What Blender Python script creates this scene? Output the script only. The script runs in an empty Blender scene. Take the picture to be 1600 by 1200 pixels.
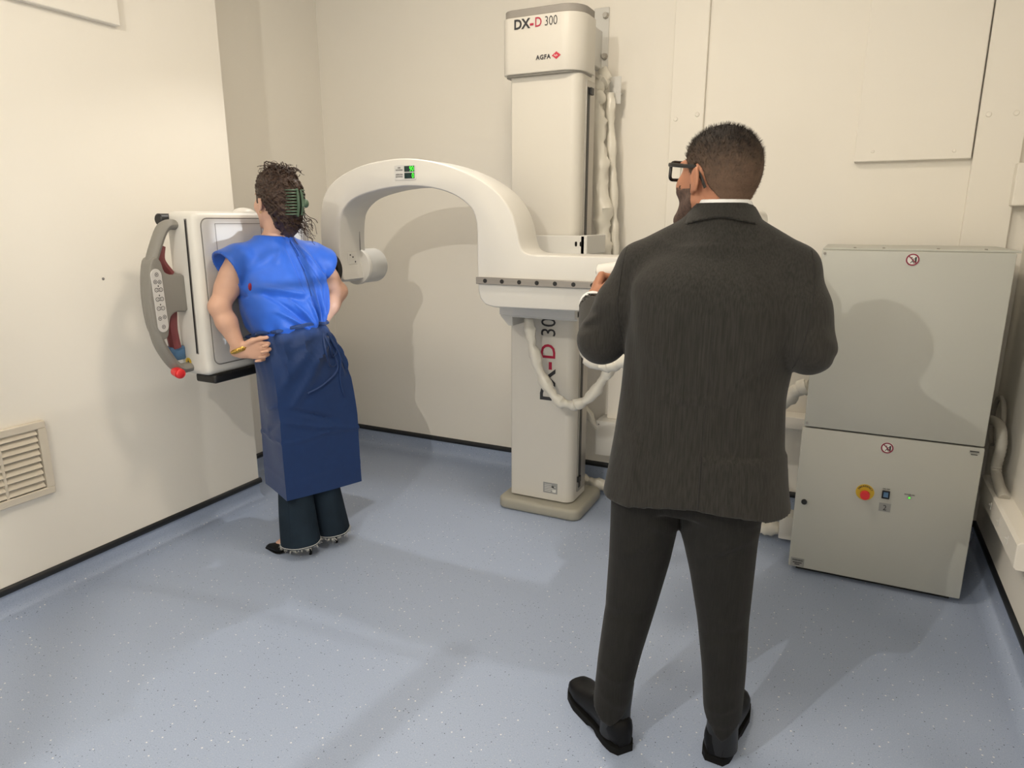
import bpy, bmesh, math, random
import numpy as np
from math import sin, cos, pi, radians, sqrt, atan2
from mathutils import Vector, Matrix
from mathutils.bvhtree import BVHTree

random.seed(7)
np.random.seed(7)
SC = bpy.context.scene
COL = SC.collection

# ------------------------------------------------------------------ camera
cam_data = bpy.data.cameras.new('camera')
cam_data.sensor_fit = 'HORIZONTAL'
cam_data.sensor_width = 36.0
cam_data.lens = 36.0 * 1065.0 / 1600.0
cam_data.clip_start = 0.05
cam = bpy.data.objects.new('camera', cam_data)
COL.objects.link(cam)
cam.location = (0, 0, 1.5)
cam.rotation_euler = (radians(90 - 13.47), 0, radians(25.9))
SC.camera = cam

# ------------------------------------------------------------------ world, lights, exposure
world = bpy.data.worlds.new('world')
SC.world = world
world.use_nodes = True
world.node_tree.nodes['Background'].inputs[0].default_value = (0.05, 0.05, 0.05, 1)
world.node_tree.nodes['Background'].inputs[1].default_value = 0.2

SC.view_settings.view_transform = 'Standard'
SC.view_settings.look = 'None'
SC.view_settings.gamma = 1.0
SC.view_settings.use_curve_mapping = False
SC.view_settings.exposure = 0.0


def lamp(name, kind, loc, energy, color=(1, 1, 1), aim=None, **kw):
    d = bpy.data.lights.new(name, kind)
    d.energy = energy
    d.color = color
    for k, v in kw.items():
        setattr(d, k, v)
    o = bpy.data.objects.new(name, d)
    COL.objects.link(o)
    o.location = loc
    if aim is not None:
        o.rotation_euler = (Vector(aim) - Vector(loc)).to_track_quat('-Z', 'Y').to_euler()
    return o


WARM = (1.0, 0.86, 0.68)
# recessed ceiling panels, out of the frame above
lamp('ceiling_panel_light', 'AREA', (-1.05, 2.0, 3.06), 20, WARM, (-1.05, 2.0, 0), shape='RECTANGLE', size=0.28, size_y=0.28)
lamp('ceiling_panel_light', 'AREA', (-1.2, -1.2, 3.08), 2.5, WARM, (-1.2, -1.2, 0), shape='RECTANGLE', size=1.2, size_y=0.6)
# bare ceiling lamp behind and left of the photographer: the hard shadows of the man, the U arm and a rod added to cast a bar shadow
lamp('ceiling_lamp_light', 'POINT', (-1.14, -0.6, 2.72), 96, (1.0, 0.94, 0.83), shadow_soft_size=0.006)
# spot lamp high in the far left corner (shadows of the patient towards the camera)
lamp('corner_spot_light', 'SPOT', (-2.2, 3.3, 2.98), 62, (1.0, 0.95, 0.88), (-2.0, 1.55, 0.3), spot_size=radians(66), spot_blend=0.45, shadow_soft_size=0.02)
# small torch held beside the camera
lamp('torch_light', 'POINT', (-0.26, -0.02, 1.5), 6.5, (1.0, 0.95, 0.88), shadow_soft_size=0.01)
# the light field lamp of the collimator
lamp('collimator_light', 'SPOT', (-0.60, 2.315, 1.235), 90, (0.86, 0.93, 1.0), (-2.4, 2.315, 1.235), spot_size=radians(30), spot_blend=0.0, shadow_soft_size=0.0018)

# ------------------------------------------------------------------ materials
MATS = {}


def mat(name, color, rough=0.5, metal=0.0, spec=0.5, bump=None, vary=None, coat=0.0, emit=None, sheen=0.0, sss=0.0, trans=0.0, alpha=1.0):
    """bump=(scale, strength, stretch xyz); vary=(scale, amount, stretch xyz)"""
    m = bpy.data.materials.new(name)
    m.use_nodes = True
    nt = m.node_tree
    b = nt.nodes['Principled BSDF']
    c = (color[0], color[1], color[2], 1)
    b.inputs['Base Color'].default_value = c
    b.inputs['Roughness'].default_value = rough
    b.inputs['Metallic'].default_value = metal
    b.inputs['Specular IOR Level'].default_value = spec
    if coat: b.inputs['Coat Weight'].default_value = coat
    if sheen: b.inputs['Sheen Weight'].default_value = sheen
    if trans: b.inputs['Transmission Weight'].default_value = trans
    if alpha < 1: b.inputs['Alpha'].default_value = alpha
    if sss:
        b.inputs['Subsurface Weight'].default_value = sss
        b.inputs['Subsurface Radius'].default_value = (0.012, 0.005, 0.003)
        b.inputs['Subsurface Scale'].default_value = 1.0
    if emit:
        b.inputs['Emission Color'].default_value = (emit[0], emit[1], emit[2], 1)
        b.inputs['Emission Strength'].default_value = emit[3]
    tc = nt.nodes.new('ShaderNodeTexCoord')

    def noise(scale, stretch, detail=4):
        mp = nt.nodes.new('ShaderNodeMapping')
        mp.inputs['Scale'].default_value = stretch
        nt.links.new(tc.outputs['Object'], mp.inputs['Vector'])
        n = nt.nodes.new('ShaderNodeTexNoise')
        n.inputs['Scale'].default_value = scale
        n.inputs['Detail'].default_value = detail
        nt.links.new(mp.outputs['Vector'], n.inputs['Vector'])
        return n
    if vary:
        n = noise(vary[0], vary[2] if len(vary) > 2 else (1, 1, 1))
        r = nt.nodes.new('ShaderNodeMapRange')
        r.inputs['From Min'].default_value = 0.3
        r.inputs['From Max'].default_value = 0.7
        r.inputs['To Min'].default_value = 1 - vary[1]
        r.inputs['To Max'].default_value = 1 + vary[1]
        nt.links.new(n.outputs['Fac'], r.inputs['Value'])
        mx = nt.nodes.new('ShaderNodeVectorMath')
        mx.operation = 'SCALE'
        mx.inputs[0].default_value = color[:3]
        nt.links.new(r.outputs['Result'], mx.inputs['Scale'])
        nt.links.new(mx.outputs['Vector'], b.inputs['Base Color'])
    if bump:
        n = noise(bump[0], bump[2] if len(bump) > 2 else (1, 1, 1))
        bp = nt.nodes.new('ShaderNodeBump')
        bp.inputs['Strength'].default_value = bump[1]
        bp.inputs['Distance'].default_value = 0.002
        nt.links.new(n.outputs['Fac'], bp.inputs['Height'])
        nt.links.new(bp.outputs['Normal'], b.inputs['Normal'])
    MATS[name] = m
    return m


def vinyl_floor():
    m = bpy.data.materials.new('speckled_vinyl')
    m.use_nodes = True
    nt = m.node_tree
    b = nt.nodes['Principled BSDF']
    tc = nt.nodes.new('ShaderNodeTexCoord')
    base = nt.nodes.new('ShaderNodeTexNoise')
    base.inputs['Scale'].default_value = 260
    base.inputs['Detail'].default_value = 3
    nt.links.new(tc.outputs['Object'], base.inputs['Vector'])
    ramp = nt.nodes.new('ShaderNodeValToRGB')
    ramp.color_ramp.elements[0].position = 0.3
    ramp.color_ramp.elements[0].color = (0.320, 0.385, 0.525, 1)
    ramp.color_ramp.elements[1].position = 0.7
    ramp.color_ramp.elements[1].color = (0.385, 0.455, 0.605, 1)
    nt.links.new(base.outputs['Fac'], ramp.inputs['Fac'])
    cur = ramp.outputs['Color']
    for scale, rad, thr, colr in ((42, 0.115, 0.55, (0.75, 0.76, 0.76, 1)), (55, 0.10, 0.62, (0.035, 0.04, 0.06, 1)), (95, 0.13, 0.45, (0.50, 0.53, 0.58, 1)), (110, 0.13, 0.6, (0.10, 0.12, 0.17, 1))):
        v = nt.nodes.new('ShaderNodeTexVoronoi')
        v.inputs['Scale'].default_value = scale
        nt.links.new(tc.outputs['Object'], v.inputs['Vector'])
        lt = nt.nodes.new('ShaderNodeMath'); lt.operation = 'LESS_THAN'
        nt.links.new(v.outputs['Distance'], lt.inputs[0]); lt.inputs[1].default_value = rad
        sp = nt.nodes.new('ShaderNodeSeparateColor')
        nt.links.new(v.outputs['Color'], sp.inputs[0])
        gt = nt.nodes.new('ShaderNodeMath'); gt.operation = 'GREATER_THAN'
        nt.links.new(sp.outputs[0], gt.inputs[0]); gt.inputs[1].default_value = thr
        mu = nt.nodes.new('ShaderNodeMath'); mu.operation = 'MULTIPLY'
        nt.links.new(lt.outputs[0], mu.inputs[0]); nt.links.new(gt.outputs[0], mu.inputs[1])
        mx = nt.nodes.new('ShaderNodeMix'); mx.data_type = 'RGBA'
        nt.links.new(mu.outputs[0], mx.inputs['Factor'])
        nt.links.new(cur, mx.inputs['A'])
        mx.inputs['B'].default_value = colr
        cur = mx.outputs['Result']
    nt.links.new(cur, b.inputs['Base Color'])
    b.inputs['Roughness'].default_value = 0.42
    b.inputs['Specular IOR Level'].default_value = 0.35
    bn = nt.nodes.new('ShaderNodeTexNoise'); bn.inputs['Scale'].default_value = 180
    nt.links.new(tc.outputs['Object'], bn.inputs['Vector'])
    bp = nt.nodes.new('ShaderNodeBump'); bp.inputs['Strength'].default_value = 0.15; bp.inputs['Distance'].default_value = 0.001
    nt.links.new(bn.outputs['Fac'], bp.inputs['Height']); nt.links.new(bp.outputs['Normal'], b.inputs['Normal'])
    MATS['floor'] = m
    return m


vinyl_floor()
mat('wall', (0.87, 0.835, 0.765), 0.75, spec=0.25, bump=(55, 0.12), vary=(1.2, 0.015))
mat('ceiling', (0.88, 0.86, 0.81), 0.9)
mat('strip', (0.012, 0.014, 0.018), 0.4)
mat('white', (0.70, 0.685, 0.645), 0.38, spec=0.45, bump=(400, 0.03))
mat('white_cool', (0.66, 0.655, 0.63), 0.4, spec=0.4, bump=(400, 0.03))
mat('column_white', (0.66, 0.635, 0.58), 0.42, spec=0.4, bump=(350, 0.05))
mat('cabinet', (0.50, 0.505, 0.465), 0.45, spec=0.35, bump=(700, 0.08))
mat('grey_plastic', (0.26, 0.25, 0.225), 0.45)
mat('handle_grey', (0.235, 0.225, 0.205), 0.5, spec=0.4)
mat('lid_grey', (0.30, 0.28, 0.255), 0.6)
mat('base_beige', (0.36, 0.345, 0.29), 0.5)
mat('maroon', (0.20, 0.045, 0.05), 0.5)
mat('red', (0.72, 0.03, 0.035), 0.35)
mat('black', (0.008, 0.008, 0.009), 0.45)
mat('black_gloss', (0.006, 0.006, 0.007), 0.2)
mat('dark_grey', (0.045, 0.045, 0.05), 0.5)
mat('panel_grey', (0.60, 0.59, 0.575), 0.5, spec=0.3)
mat('seam', (0.20, 0.19, 0.18), 0.6)
mat('steel', (0.42, 0.40, 0.37), 0.35, metal=0.9)
mat('rail_steel', (0.34, 0.32, 0.30), 0.42, metal=0.85, vary=(3, 0.05, (1, 40, 40)))
mat('ink', (0.03, 0.03, 0.035), 0.6)
mat('ink_red', (0.42, 0.01, 0.05), 0.5)
mat('badge_red', (0.55, 0.03, 0.06), 0.5)
mat('paper', (0.78, 0.77, 0.74), 0.6)
mat('label_grey', (0.30, 0.305, 0.30), 0.5)
mat('yellow', (0.62, 0.42, 0.03), 0.5)
mat('gold', (0.55, 0.36, 0.09), 0.3, metal=0.9)
mat('screen', (0.008, 0.03, 0.028), 0.2)
mat('green_led', (0.05, 0.9, 0.05), 0.5, emit=(0.12, 1.0, 0.06, 0.8))
mat('plastic_wrap', (0.74, 0.71, 0.63), 0.28, spec=0.6, bump=(30, 0.5, (1, 1, 0.4)))
mat('hose', (0.50, 0.48, 0.43), 0.5)
mat('blue_plastic', (0.07, 0.16, 0.30), 0.5)
mat('vent', (0.68, 0.62, 0.52), 0.5)
mat('vent_dark', (0.10, 0.085, 0.065), 0.8)
mat('sign_red', (0.25, 0.02, 0.05), 0.5)


# ------------------------------------------------------------------ mesh helpers
class MB:
    def __init__(self):
        self.v = []
        self.f = []

    def add(self, v, f):
        o = len(self.v)
        self.v += [tuple(p) for p in v]
        self.f += [tuple(i + o for i in q) for q in f]
        return self

    def box(self, x0, x1, y0, y1, z0, z1, r=0.0, seg=3):
        bm = bmesh.new()
        vs = [bm.verts.new((x, y, z)) for z in (z0, z1) for y in (y0, y1) for x in (x0, x1)]
        for q in ((0, 2, 3, 1), (4, 5, 7, 6), (0, 1, 5, 4), (2, 6, 7, 3), (1, 3, 7, 5), (0, 4, 6, 2)):
            bm.faces.new([vs[i] for i in q])
        if r > 0:
            bmesh.ops.bevel(bm, geom=list(bm.edges), offset=r, segments=seg, profile=0.5, affect='EDGES')
        return self.take(bm)

    def take(self, bm):
        bm.verts.index_update()
        self.add([v.co[:] for v in bm.verts], [[v.index for v in f.verts] for f in bm.faces])
        bm.free()
        return self

    def cyl(self, p0, p1, r0, r1=None, n=20, cap=True):
        r1 = r0 if r1 is None else r1
        p0, p1 = Vector(p0), Vector(p1)
        d = (p1 - p0).normalized()
        a = d.orthogonal().normalized()
        b = d.cross(a)
        vs = []
        for p, r in ((p0, r0), (p1, r1)):
            for i in range(n):
                t = 2 * pi * i / n
                vs.append(p + (a * cos(t) + b * sin(t)) * r)
        fs = [(i, (i + 1) % n, n + (i + 1) % n, n + i) for i in range(n)]
        if cap:
            fs += [tuple(range(n - 1, -1, -1)), tuple(range(n, 2 * n))]
        return self.add(vs, fs)

    def tube(self, pts, rad, n=10, ell=1.0, up=None, cap=True, wob=0.0, seed=0):
        """sweep of a circle (or ellipse: second axis scaled by ell) along pts"""
        pts = [Vector(p) for p in pts]
        if not hasattr(rad, '__len__'):
            rad = [rad] * len(pts)
        rng = random.Random(seed)
        vs, fs = [], []
        a = None
        for i, p in enumerate(pts):
            d = (pts[min(i + 1, len(pts) - 1)] - pts[max(i - 1, 0)])
            d = d.normalized() if d.length > 1e-9 else Vector((0, 0, 1))
            if up is not None:
                a = Vector(up)
                a = (a - d * a.dot(d)).normalized()
            elif a is None:
                a = d.orthogonal().normalized()
            else:
                a = (a - d * a.dot(d)).normalized()
            b = d.cross(a)
            for k in range(n):
                t = 2 * pi * k / n
                w = 1 + (rng.uniform(-wob, wob) if wob else 0)
                vs.append(p + (a * cos(t) * ell + b * sin(t)) * rad[i] * w)
        m = len(pts)
        for i in range(m - 1):
            for k in range(n):
                fs.append((i * n + k, i * n + (k + 1) % n, (i + 1) * n + (k + 1) % n, (i + 1) * n + k))
        if cap:
            fs += [tuple(range(n - 1, -1, -1)), tuple(range((m - 1) * n, m * n))]
        return self.add(vs, fs)

    def prism(self, outline, axis, d0, d1, r=0.0, seg=3):
        """extrude a closed 2D outline along axis ('x','y','z') from d0 to d1, caps bevelled by r"""
        def P(u, w, d):
            return {'x': (d, u, w), 'y': (u, d, w), 'z': (u, w, d)}[axis]
        bm = bmesh.new()
        A = [bm.verts.new(P(u, w, d0)) for u, w in outline]
        B = [bm.verts.new(P(u, w, d1)) for u, w in outline]
        n = len(outline)
        fa = bm.faces.new(A)
        fb = bm.faces.new(list(reversed(B)))
        for i in range(n):
            bm.faces.new((A[i], B[i], B[(i + 1) % n], A[(i + 1) % n]))
        bmesh.ops.recalc_face_normals(bm, faces=list(bm.faces))
        if r > 0:
            bmesh.ops.bevel(bm, geom=list(fa.edges) + list(fb.edges), offset=r, segments=seg, profile=0.5, affect='EDGES')
        return self.take(bm)

    def ball(self, c, r, n=16, m=10, R=None):
        r = r if hasattr(r, '__len__') else (r, r, r)
        vs = []
        for j in range(m + 1):
            ph = pi * j / m
            for i in range(n):
                t = 2 * pi * i / n
                q = Vector((r[0] * sin(ph) * cos(t), r[1] * sin(ph) * sin(t), r[2] * cos(ph)))
                if R is not None:
                    q = R @ q
                vs.append(Vector(c) + q)
        fs = [(j * n + i, (j + 1) * n + i, (j + 1) * n + (i + 1) % n, j * n + (i + 1) % n) for j in range(m) for i in range(n)]
        return self.add(vs, fs)


def origin(o):
    p = Vector((0, 0, 0))
    while o is not None:
        p = p + o.location
        o = o.parent
    return p


def tag(o, label=None, cat=None, group=None, kind=None):
    for k, v in (('label', label), ('category', cat), ('group', group), ('kind', kind)):
        if v:
            o[k] = v
    return o


def obj(name, mb, m, parent=None, label=None, cat=None, group=None, kind=None, loc=None, smooth=35):
    """one mesh object; vertices are given in world space"""
    me = bpy.data.meshes.new(name)
    off = origin(parent) if parent is not None else Vector((0, 0, 0))
    if loc is not None:
        off = off + Vector(loc)
    V = np.asarray(mb.v, dtype=np.float32) - np.array(off[:], dtype=np.float32)
    me.from_pydata(V.tolist() if len(V) < 200000 else V, [], mb.f)
    me.validate()
    bm = bmesh.new(); bm.from_mesh(me)
    bmesh.ops.recalc_face_normals(bm, faces=list(bm.faces))
    bm.to_mesh(me); bm.free()
    me.shade_smooth()
    if smooth is not None and smooth < 180:
        me.set_sharp_from_angle(angle=radians(smooth))
    me.materials.append(MATS[m] if isinstance(m, str) else m)
    o = bpy.data.objects.new(name, me)
    COL.objects.link(o)
    if loc is not None:
        o.location = loc
    if parent is not None:
        o.parent = parent
    return tag(o, label, cat, group, kind)


def thing(name, label, cat, loc, group=None):
    o = bpy.data.objects.new(name, None)
    o.empty_display_size = 0.1
    COL.objects.link(o)
    o.location = loc
    return tag(o, label, cat, group)


def struct(name, mb, m, parent=None, smooth=35):
    return obj(name, mb, m, parent, kind='structure', smooth=smooth)


def text_mb(s, size, org, xd, yd, sx=1.0, bold=0.0, space=1.0, thick=0.0012, align='LEFT'):
    """flat printed lettering as a thin mesh at org, baseline along xd, up along yd"""
    cu = bpy.data.curves.new('lettering', 'FONT')
    cu.body = s
    cu.size = size
    cu.offset = bold
    cu.space_character = space
    cu.align_x = align
    cu.resolution_u = 3
    tmp = bpy.data.objects.new('lettering_tmp', cu)
    COL.objects.link(tmp)
    dg = bpy.context.evaluated_depsgraph_get()
    me = bpy.data.meshes.new_from_object(tmp.evaluated_get(dg))
    xd, yd = Vector(xd).normalized(), Vector(yd).normalized()
    zd = xd.cross(yd)
    mb = MB()
    vs = [Vector(org) + xd * v.co.x * sx + yd * v.co.y + zd * thick for v in me.vertices]
    mb.add(vs, [tuple(p.vertices) for p in me.polygons])
    bpy.data.objects.remove(tmp)
    bpy.data.curves.remove(cu)
    bpy.data.meshes.remove(me)
    return mb


def spline(pts, n=6, closed=False):
    """Catmull-Rom through pts"""
    P = [np.array(p, float) for p in pts]
    m = len(P)
    out = []
    rng = range(m) if closed else range(m - 1)
    for i in rng:
        if closed:
            a, b, c, d = P[(i - 1) % m], P[i], P[(i + 1) % m], P[(i + 2) % m]
        else:
            a, b, c, d = P[max(i - 1, 0)], P[i], P[i + 1], P[min(i + 2, m - 1)]
        for k in range(n):
            t = k / n
            out.append(0.5 * ((2 * b) + (c - a) * t + (2 * a - 5 * b + 4 * c - d) * t * t + (3 * b - a - 3 * c + d) * t ** 3))
    if not closed:
        out.append(P[-1])
    return [tuple(p) for p in out]


def rrect(x0, x1, y0, y1, r, n=5):
    o = []
    for cx, cy, a in ((x1 - r, y1 - r, 0), (x0 + r, y1 - r, 90), (x0 + r, y0 + r, 180), (x1 - r, y0 + r, 270)):
        for k in range(n + 1):
            t = radians(a + 90 * k / n)
            o.append((cx + r * cos(t), cy + r * sin(t)))
    return o


# ------------------------------------------------------------------ room shell
XL, XR, YB, YF, ZC, XN, YP = -2.78, 0.665, 3.61, -2.6, 3.1, -3.09, 2.55
PATH = [(XL, YF), (XL, YP), (XN, YP), (XN, YB), (XR, YB), (XR, YF)]
# floor with coved edge running up the walls
mb = MB()
prof = []
Rc = 0.06
for k in range(7):
    t = radians(90 * k / 6)
    prof.append((Rc - Rc * sin(t), Rc - Rc * cos(t)))     # (distance from the wall, height)
prof.append((0.0, 0.118))


def offset_path(path, d):
    """shift the wall line by d into the room (the room lies to the right of the walking direction)"""
    out = []
    n = len(path)
    for i in range(n):
        p = np.array(path[i])
        dirs = []
        if i > 0:
            v = p - np.array(path[i - 1]); dirs.append(v / np.linalg.norm(v))
        if i < n - 1:
            v = np.array(path[i + 1]) - p; dirs.append(v / np.linalg.norm(v))
        ns = [np.array((v[1], -v[0])) for v in dirs]
        if len(ns) == 1:
            out.append(tuple(p + ns[0] * d))
        else:
            s = ns[0] + ns[1]
            out.append(tuple(p + s * d / (s @ ns[0])))
    return out


rings = [[(x, y, h + 0.0) for x, y in offset_path(PATH, dd + 0.001)] for dd, h in prof]
vs = [p for r in rings for p in r]
m_ = len(PATH)
fs = [(a * m_ + i, a * m_ + i + 1, (a + 1) * m_ + i + 1, (a + 1) * m_ + i) for a in range(len(rings) - 1) for i in range(m_ - 1)]
mb.add(vs, fs)
fp = offset_path(PATH, Rc + 0.001)
mb.add([(x, y, 0) for x, y in fp], [tuple(range(len(fp)))])
struct('floor', mb, 'floor', smooth=60)

# dark capping strips on top of the coved skirting
def strip(name, a, b):
    a, b = Vector((*a, 0)), Vector((*b, 0))
    d = (b - a).normalized()
    n = Vector((d.y, -d.x, 0))
    o2 = [(0.0, 0.104), (0.009, 0.104), (0.012, 0.110), (0.011, 0.122), (0.005, 0.131), (0.0, 0.133)]
    mb = MB()
    vs = [p + n * u + Vector((0, 0, w)) for p in (a, b) for u, w in o2]
    k = len(o2)
    mb.add(vs, [(i, (i + 1) % k, k + (i + 1) % k, k + i) for i in range(k)] + [tuple(range(k - 1, -1, -1)), tuple(range(k, 2 * k))])
    struct(name, mb, 'strip')


strip('baseboard_left', (XL, YF), (XL, YP + 0.012))
strip('baseboard_recess', (XN, YP + 0.01), (XN, YB))
strip('baseboard_back', (XN, YB), (XR, YB))
strip('baseboard_right', (XR, YB), (XR, YF))

struct('wall_left', MB().box(XL - 0.31, XL, YF, YP, 0, ZC), 'wall')
struct('wall_recess', MB().box(XN - 0.1, XN, YP - 0.2, YB + 0.1, 0, ZC), 'wall')
struct('wall_back', MB().box(XN - 0.1, XR + 0.1, YB, YB + 0.1, 0, ZC), 'wall')
struct('wall_right', MB().box(XR, XR + 0.1, YF, YB, 0, ZC), 'wall')
struct('wall_front', MB().box(XN - 0.1, XR + 0.1, YF - 0.1, YF, 0, ZC), 'wall')
struct('ceiling', MB().box(XN - 0.1, XR + 0.1, YF - 0.1, YB + 0.1, ZC, ZC + 0.1), 'ceiling')

# raised pilaster strips on the rear wall, bolted on
t = struct('trim_1', MB().box(-0.868, -0.705, YB - 0.022, YB + 0.01, 0.14, ZC, 0.003, 1), 'wall')
for x, z in ((-0.84, 1.99), (-0.735, 2.005)):
    obj('bolt_head', MB().cyl((x, YB - 0.021, z), (x, YB - 0.0265, z), 0.012, 0.009, 14), 'wall', t)
t = struct('trim_2', MB().box(0.432, 0.60, YB - 0.03, YB + 0.01, 0.14, ZC, 0.003, 1), 'wall')
for x, z in ((0.465, 1.93), (0.56, 1.93)):
    obj('bolt_head', MB().cyl((x, YB - 0.029, z), (x, YB - 0.0345, z), 0.012, 0.009, 14), 'wall', t)
# boxed panel high on the rear wall, right
t = struct('trim_3', MB().box(-0.022, 0.425, YB - 0.038, YB + 0.01, 1.757, ZC, 0.003, 1), 'wall')
for x, z in ((0.05, 1.80), (0.36, 1.79)):
    obj('bolt_head', MB().cyl((x, YB - 0.037, z), (x, YB - 0.042, z), 0.008, 0.006, 12), 'wall', t)
# corner block
struct('trim_4', MB().box(0.585, XR, YB - 0.09, YB, 1.56, 1.73, 0.004, 1), 'wall')
# boxed panel on the left wall at the top of the frame
struct('trim_5', MB().box(XL - 0.01, XL + 0.03, 0.55, 2.03, 2.268, ZC, 0.003, 1), 'wall')
# old filled anchor holes
tag(obj('wall_hole', MB().cyl((XL + 0.0005, 1.83, 1.265), (XL + 0.002, 1.83, 1.265), 0.006, 0.004, 10), 'seam'), 'small dark anchor hole in the left wall left of the detector handle', 'hole')

# ------------------------------------------------------------------ vent grille, left wall
vt = thing('vent_grille', 'cream louvred air vent grille low on the left wall', 'vent', (XL, 1.31, 0.443))
y0, y1, z0, z1 = 1.02, 1.502, 0.443, 0.743
fw = 0.030
fr = MB()
fr.box(XL, XL + 0.022, y0, y1, z1 - fw, z1, 0.003, 1)
fr.box(XL, XL + 0.022, y0, y1, z0, z0 + fw, 0.003, 1)
fr.box(XL, XL + 0.022, y0, y0 + fw, z0 + fw, z1 - fw)
fr.box(XL, XL + 0.022, y1 - fw, y1, z0 + fw, z1 - fw)
obj('frame', fr, 'vent', vt)
obj('backing', MB().box(XL, XL + 0.002, y0 + fw, y1 - fw, z0 + fw, z1 - fw), 'vent_dark', vt)
cols = 3
cw = (y1 - y0 - 2 * fw) / cols
for c in range(1, cols):
    yc = y0 + fw + c * cw
    obj('divider', MB().box(XL + 0.002, XL + 0.018, yc - 0.005, yc + 0.005, z0 + fw, z1 - fw), 'vent', vt)
for c in range(cols):
    ya, yb = y0 + fw + c * cw + 0.004, y0 + fw + (c + 1) * cw - 0.004
    for r in range(9):
        zc = z0 + fw + (r + 0.5) * (z1 - z0 - 2 * fw) / 9
        o2 = [(XL + 0.003, zc + 0.011), (XL + 0.006, zc + 0.013), (XL + 0.021, zc - 0.006), (XL + 0.018, zc - 0.009)]
        mb = MB()
        vs = [(x, y, z) for y in (ya, yb) for x, z in o2]
        mb.add(vs, [(i, (i + 1) % 4, 4 + (i + 1) % 4, 4 + i) for i in range(4)] + [(3, 2, 1, 0), (4, 5, 6, 7)])
        obj('slat', mb, 'vent', vt, smooth=20)
# ------------------------------------------------------------------ X-ray column
cx0, cx1, cy0, cy1 = -1.513, -1.165, 3.10, 3.30
col = thing('x_ray_column', 'tall white floor to ceiling column of the x-ray machine on a grey foot', 'column', (-1.34, 3.22, 0))


def dshape(x0, x1, y0, y1, rl, rr, n=6):
    """rectangle in plan whose two front corners are rounded"""
    o = [(x1, y1), (x0, y1)]
    for k in range(n + 1):
        t = radians(180 + 90 * k / n)
        o.append((x0 + rl + rl * cos(t), y0 + rl + rl * sin(t)))
    for k in range(n + 1):
        t = radians(270 + 90 * k / n)
        o.append((x1 - rr + rr * cos(t), y0 + rr + rr * sin(t)))
    return o


obj('shaft', MB().prism(dshape(cx0, cx1, cy0, cy1, 0.012, 0.045), 'z', 0.07, 2.19), 'column_white', col)
obj('base_plate', MB().prism(rrect(-1.565, -1.10, 3.035, 3.42, 0.05), 'z', 0.0, 0.062, 0.018), 'base_beige', col)
hd = obj('head_cover', MB().prism(dshape(-1.545, -1.150, 3.064, 3.25, 0.045, 0.10, 8), 'z', 2.158, 2.398, 0.004, 2), 'column_white', col)
obj('head_lid', MB().prism(dshape(-1.540, -1.155, 3.072, 3.245, 0.045, 0.10, 8), 'z', 2.398, 2.432, 0.003, 1), 'lid_grey', col)
obj('head_shadow_plate', MB().prism(dshape(-1.535, -1.160, 3.074, 3.24, 0.04, 0.09, 6), 'z', 2.150, 2.159), 'grey_plastic', col, label='grey plate standing in for the shade under the head cover')  # shade below the open head cover, put in as a grey sheet
# side rail
rl = obj('guide_rail', MB().box(cx1, cx1 + 0.007, 3.175, 3.285, 0.11, 2.13), 'steel', col)
obj('rail_slot', MB().box(cx1 + 0.003, cx1 + 0.009, 3.185, 3.212, 0.13, 2.10), 'black', rl)
obj('rail_stop', MB().box(cx1 + 0.004, cx1 + 0.018, 3.205, 3.24, 2.07, 2.10), 'black', rl)
obj('rail_stop', MB().box(cx1 + 0.004, cx1 + 0.016, 3.17, 3.20, 0.165, 0.195), 'black', rl)
obj('side_clip', MB().box(cx0 - 0.018, cx0, 3.22, 3.26, 2.095, 2.145), 'grey_plastic', col)
obj('side_clip', MB().box(cx0 - 0.014, cx0, 3.22, 3.26, 2.068, 2.092), 'black', col)
obj('side_clip', MB().box(cx0 - 0.014, cx0, 3.22, 3.26, 0.185, 0.205), 'black', col)
# wall bracket behind the head
br = obj('wall_bracket', MB().box(-1.300, -1.238, 3.28, YB - 0.004, 2.255, 2.435, 0.004, 1).box(-1.285, -1.205, YB - 0.010, YB - 0.001, 2.25, 2.545, 0.003, 1), 'white_cool', col)
for z in (2.505, 2.315):
    obj('bolt', MB().cyl((-1.222, YB - 0.010, z), (-1.222, YB - 0.030, z), 0.017, 0.012, 8), 'steel', br)
# lettering
yf = 3.0635
ins = [('DX', -1.478, 0.0565, 0.96, 0.0018, 'ink'), ('-', -1.3985, 0.0565, 1.1, 0.0018, 'ink_red'), ('D', -1.3745, 0.0565, 0.85, 0.0004, 'ink_red'), ('300', -1.327, 0.0555, 0.77, -0.0004, 'ink')]
for s, x, size, sx, bold, mm in ins:
    obj('lettering', text_mb(s, size, (x, yf, 2.3475), (1, 0, 0), (0, 0, 1), sx, bold), mm, hd, label='printed lettering on the head cover')
obj('lettering', text_mb('AGFA', 0.0265, (-1.366, yf, 2.210), (1, 0, 0), (0, 0, 1), 0.98, 0.0009, space=1.12), 'ink', hd, label='black maker lettering on the head cover')
xb, zb = -1.267, 2.2205
bd = obj('badge', MB().add([(xb - 0.022, yf - 0.001, zb), (xb, yf - 0.001, zb - 0.016), (xb + 0.022, yf - 0.001, zb), (xb, yf - 0.001, zb + 0.016)], [(0, 1, 2, 3)]), 'badge_red', hd, label='red rhombus emblem beside the black lettering')
obj('lettering', text_mb('Agfa', 0.0105, (xb - 0.0115, yf - 0.001, zb - 0.003), (1, 0, 0), (0, 0, 1), 1.0, 0), 'paper', bd)
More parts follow.
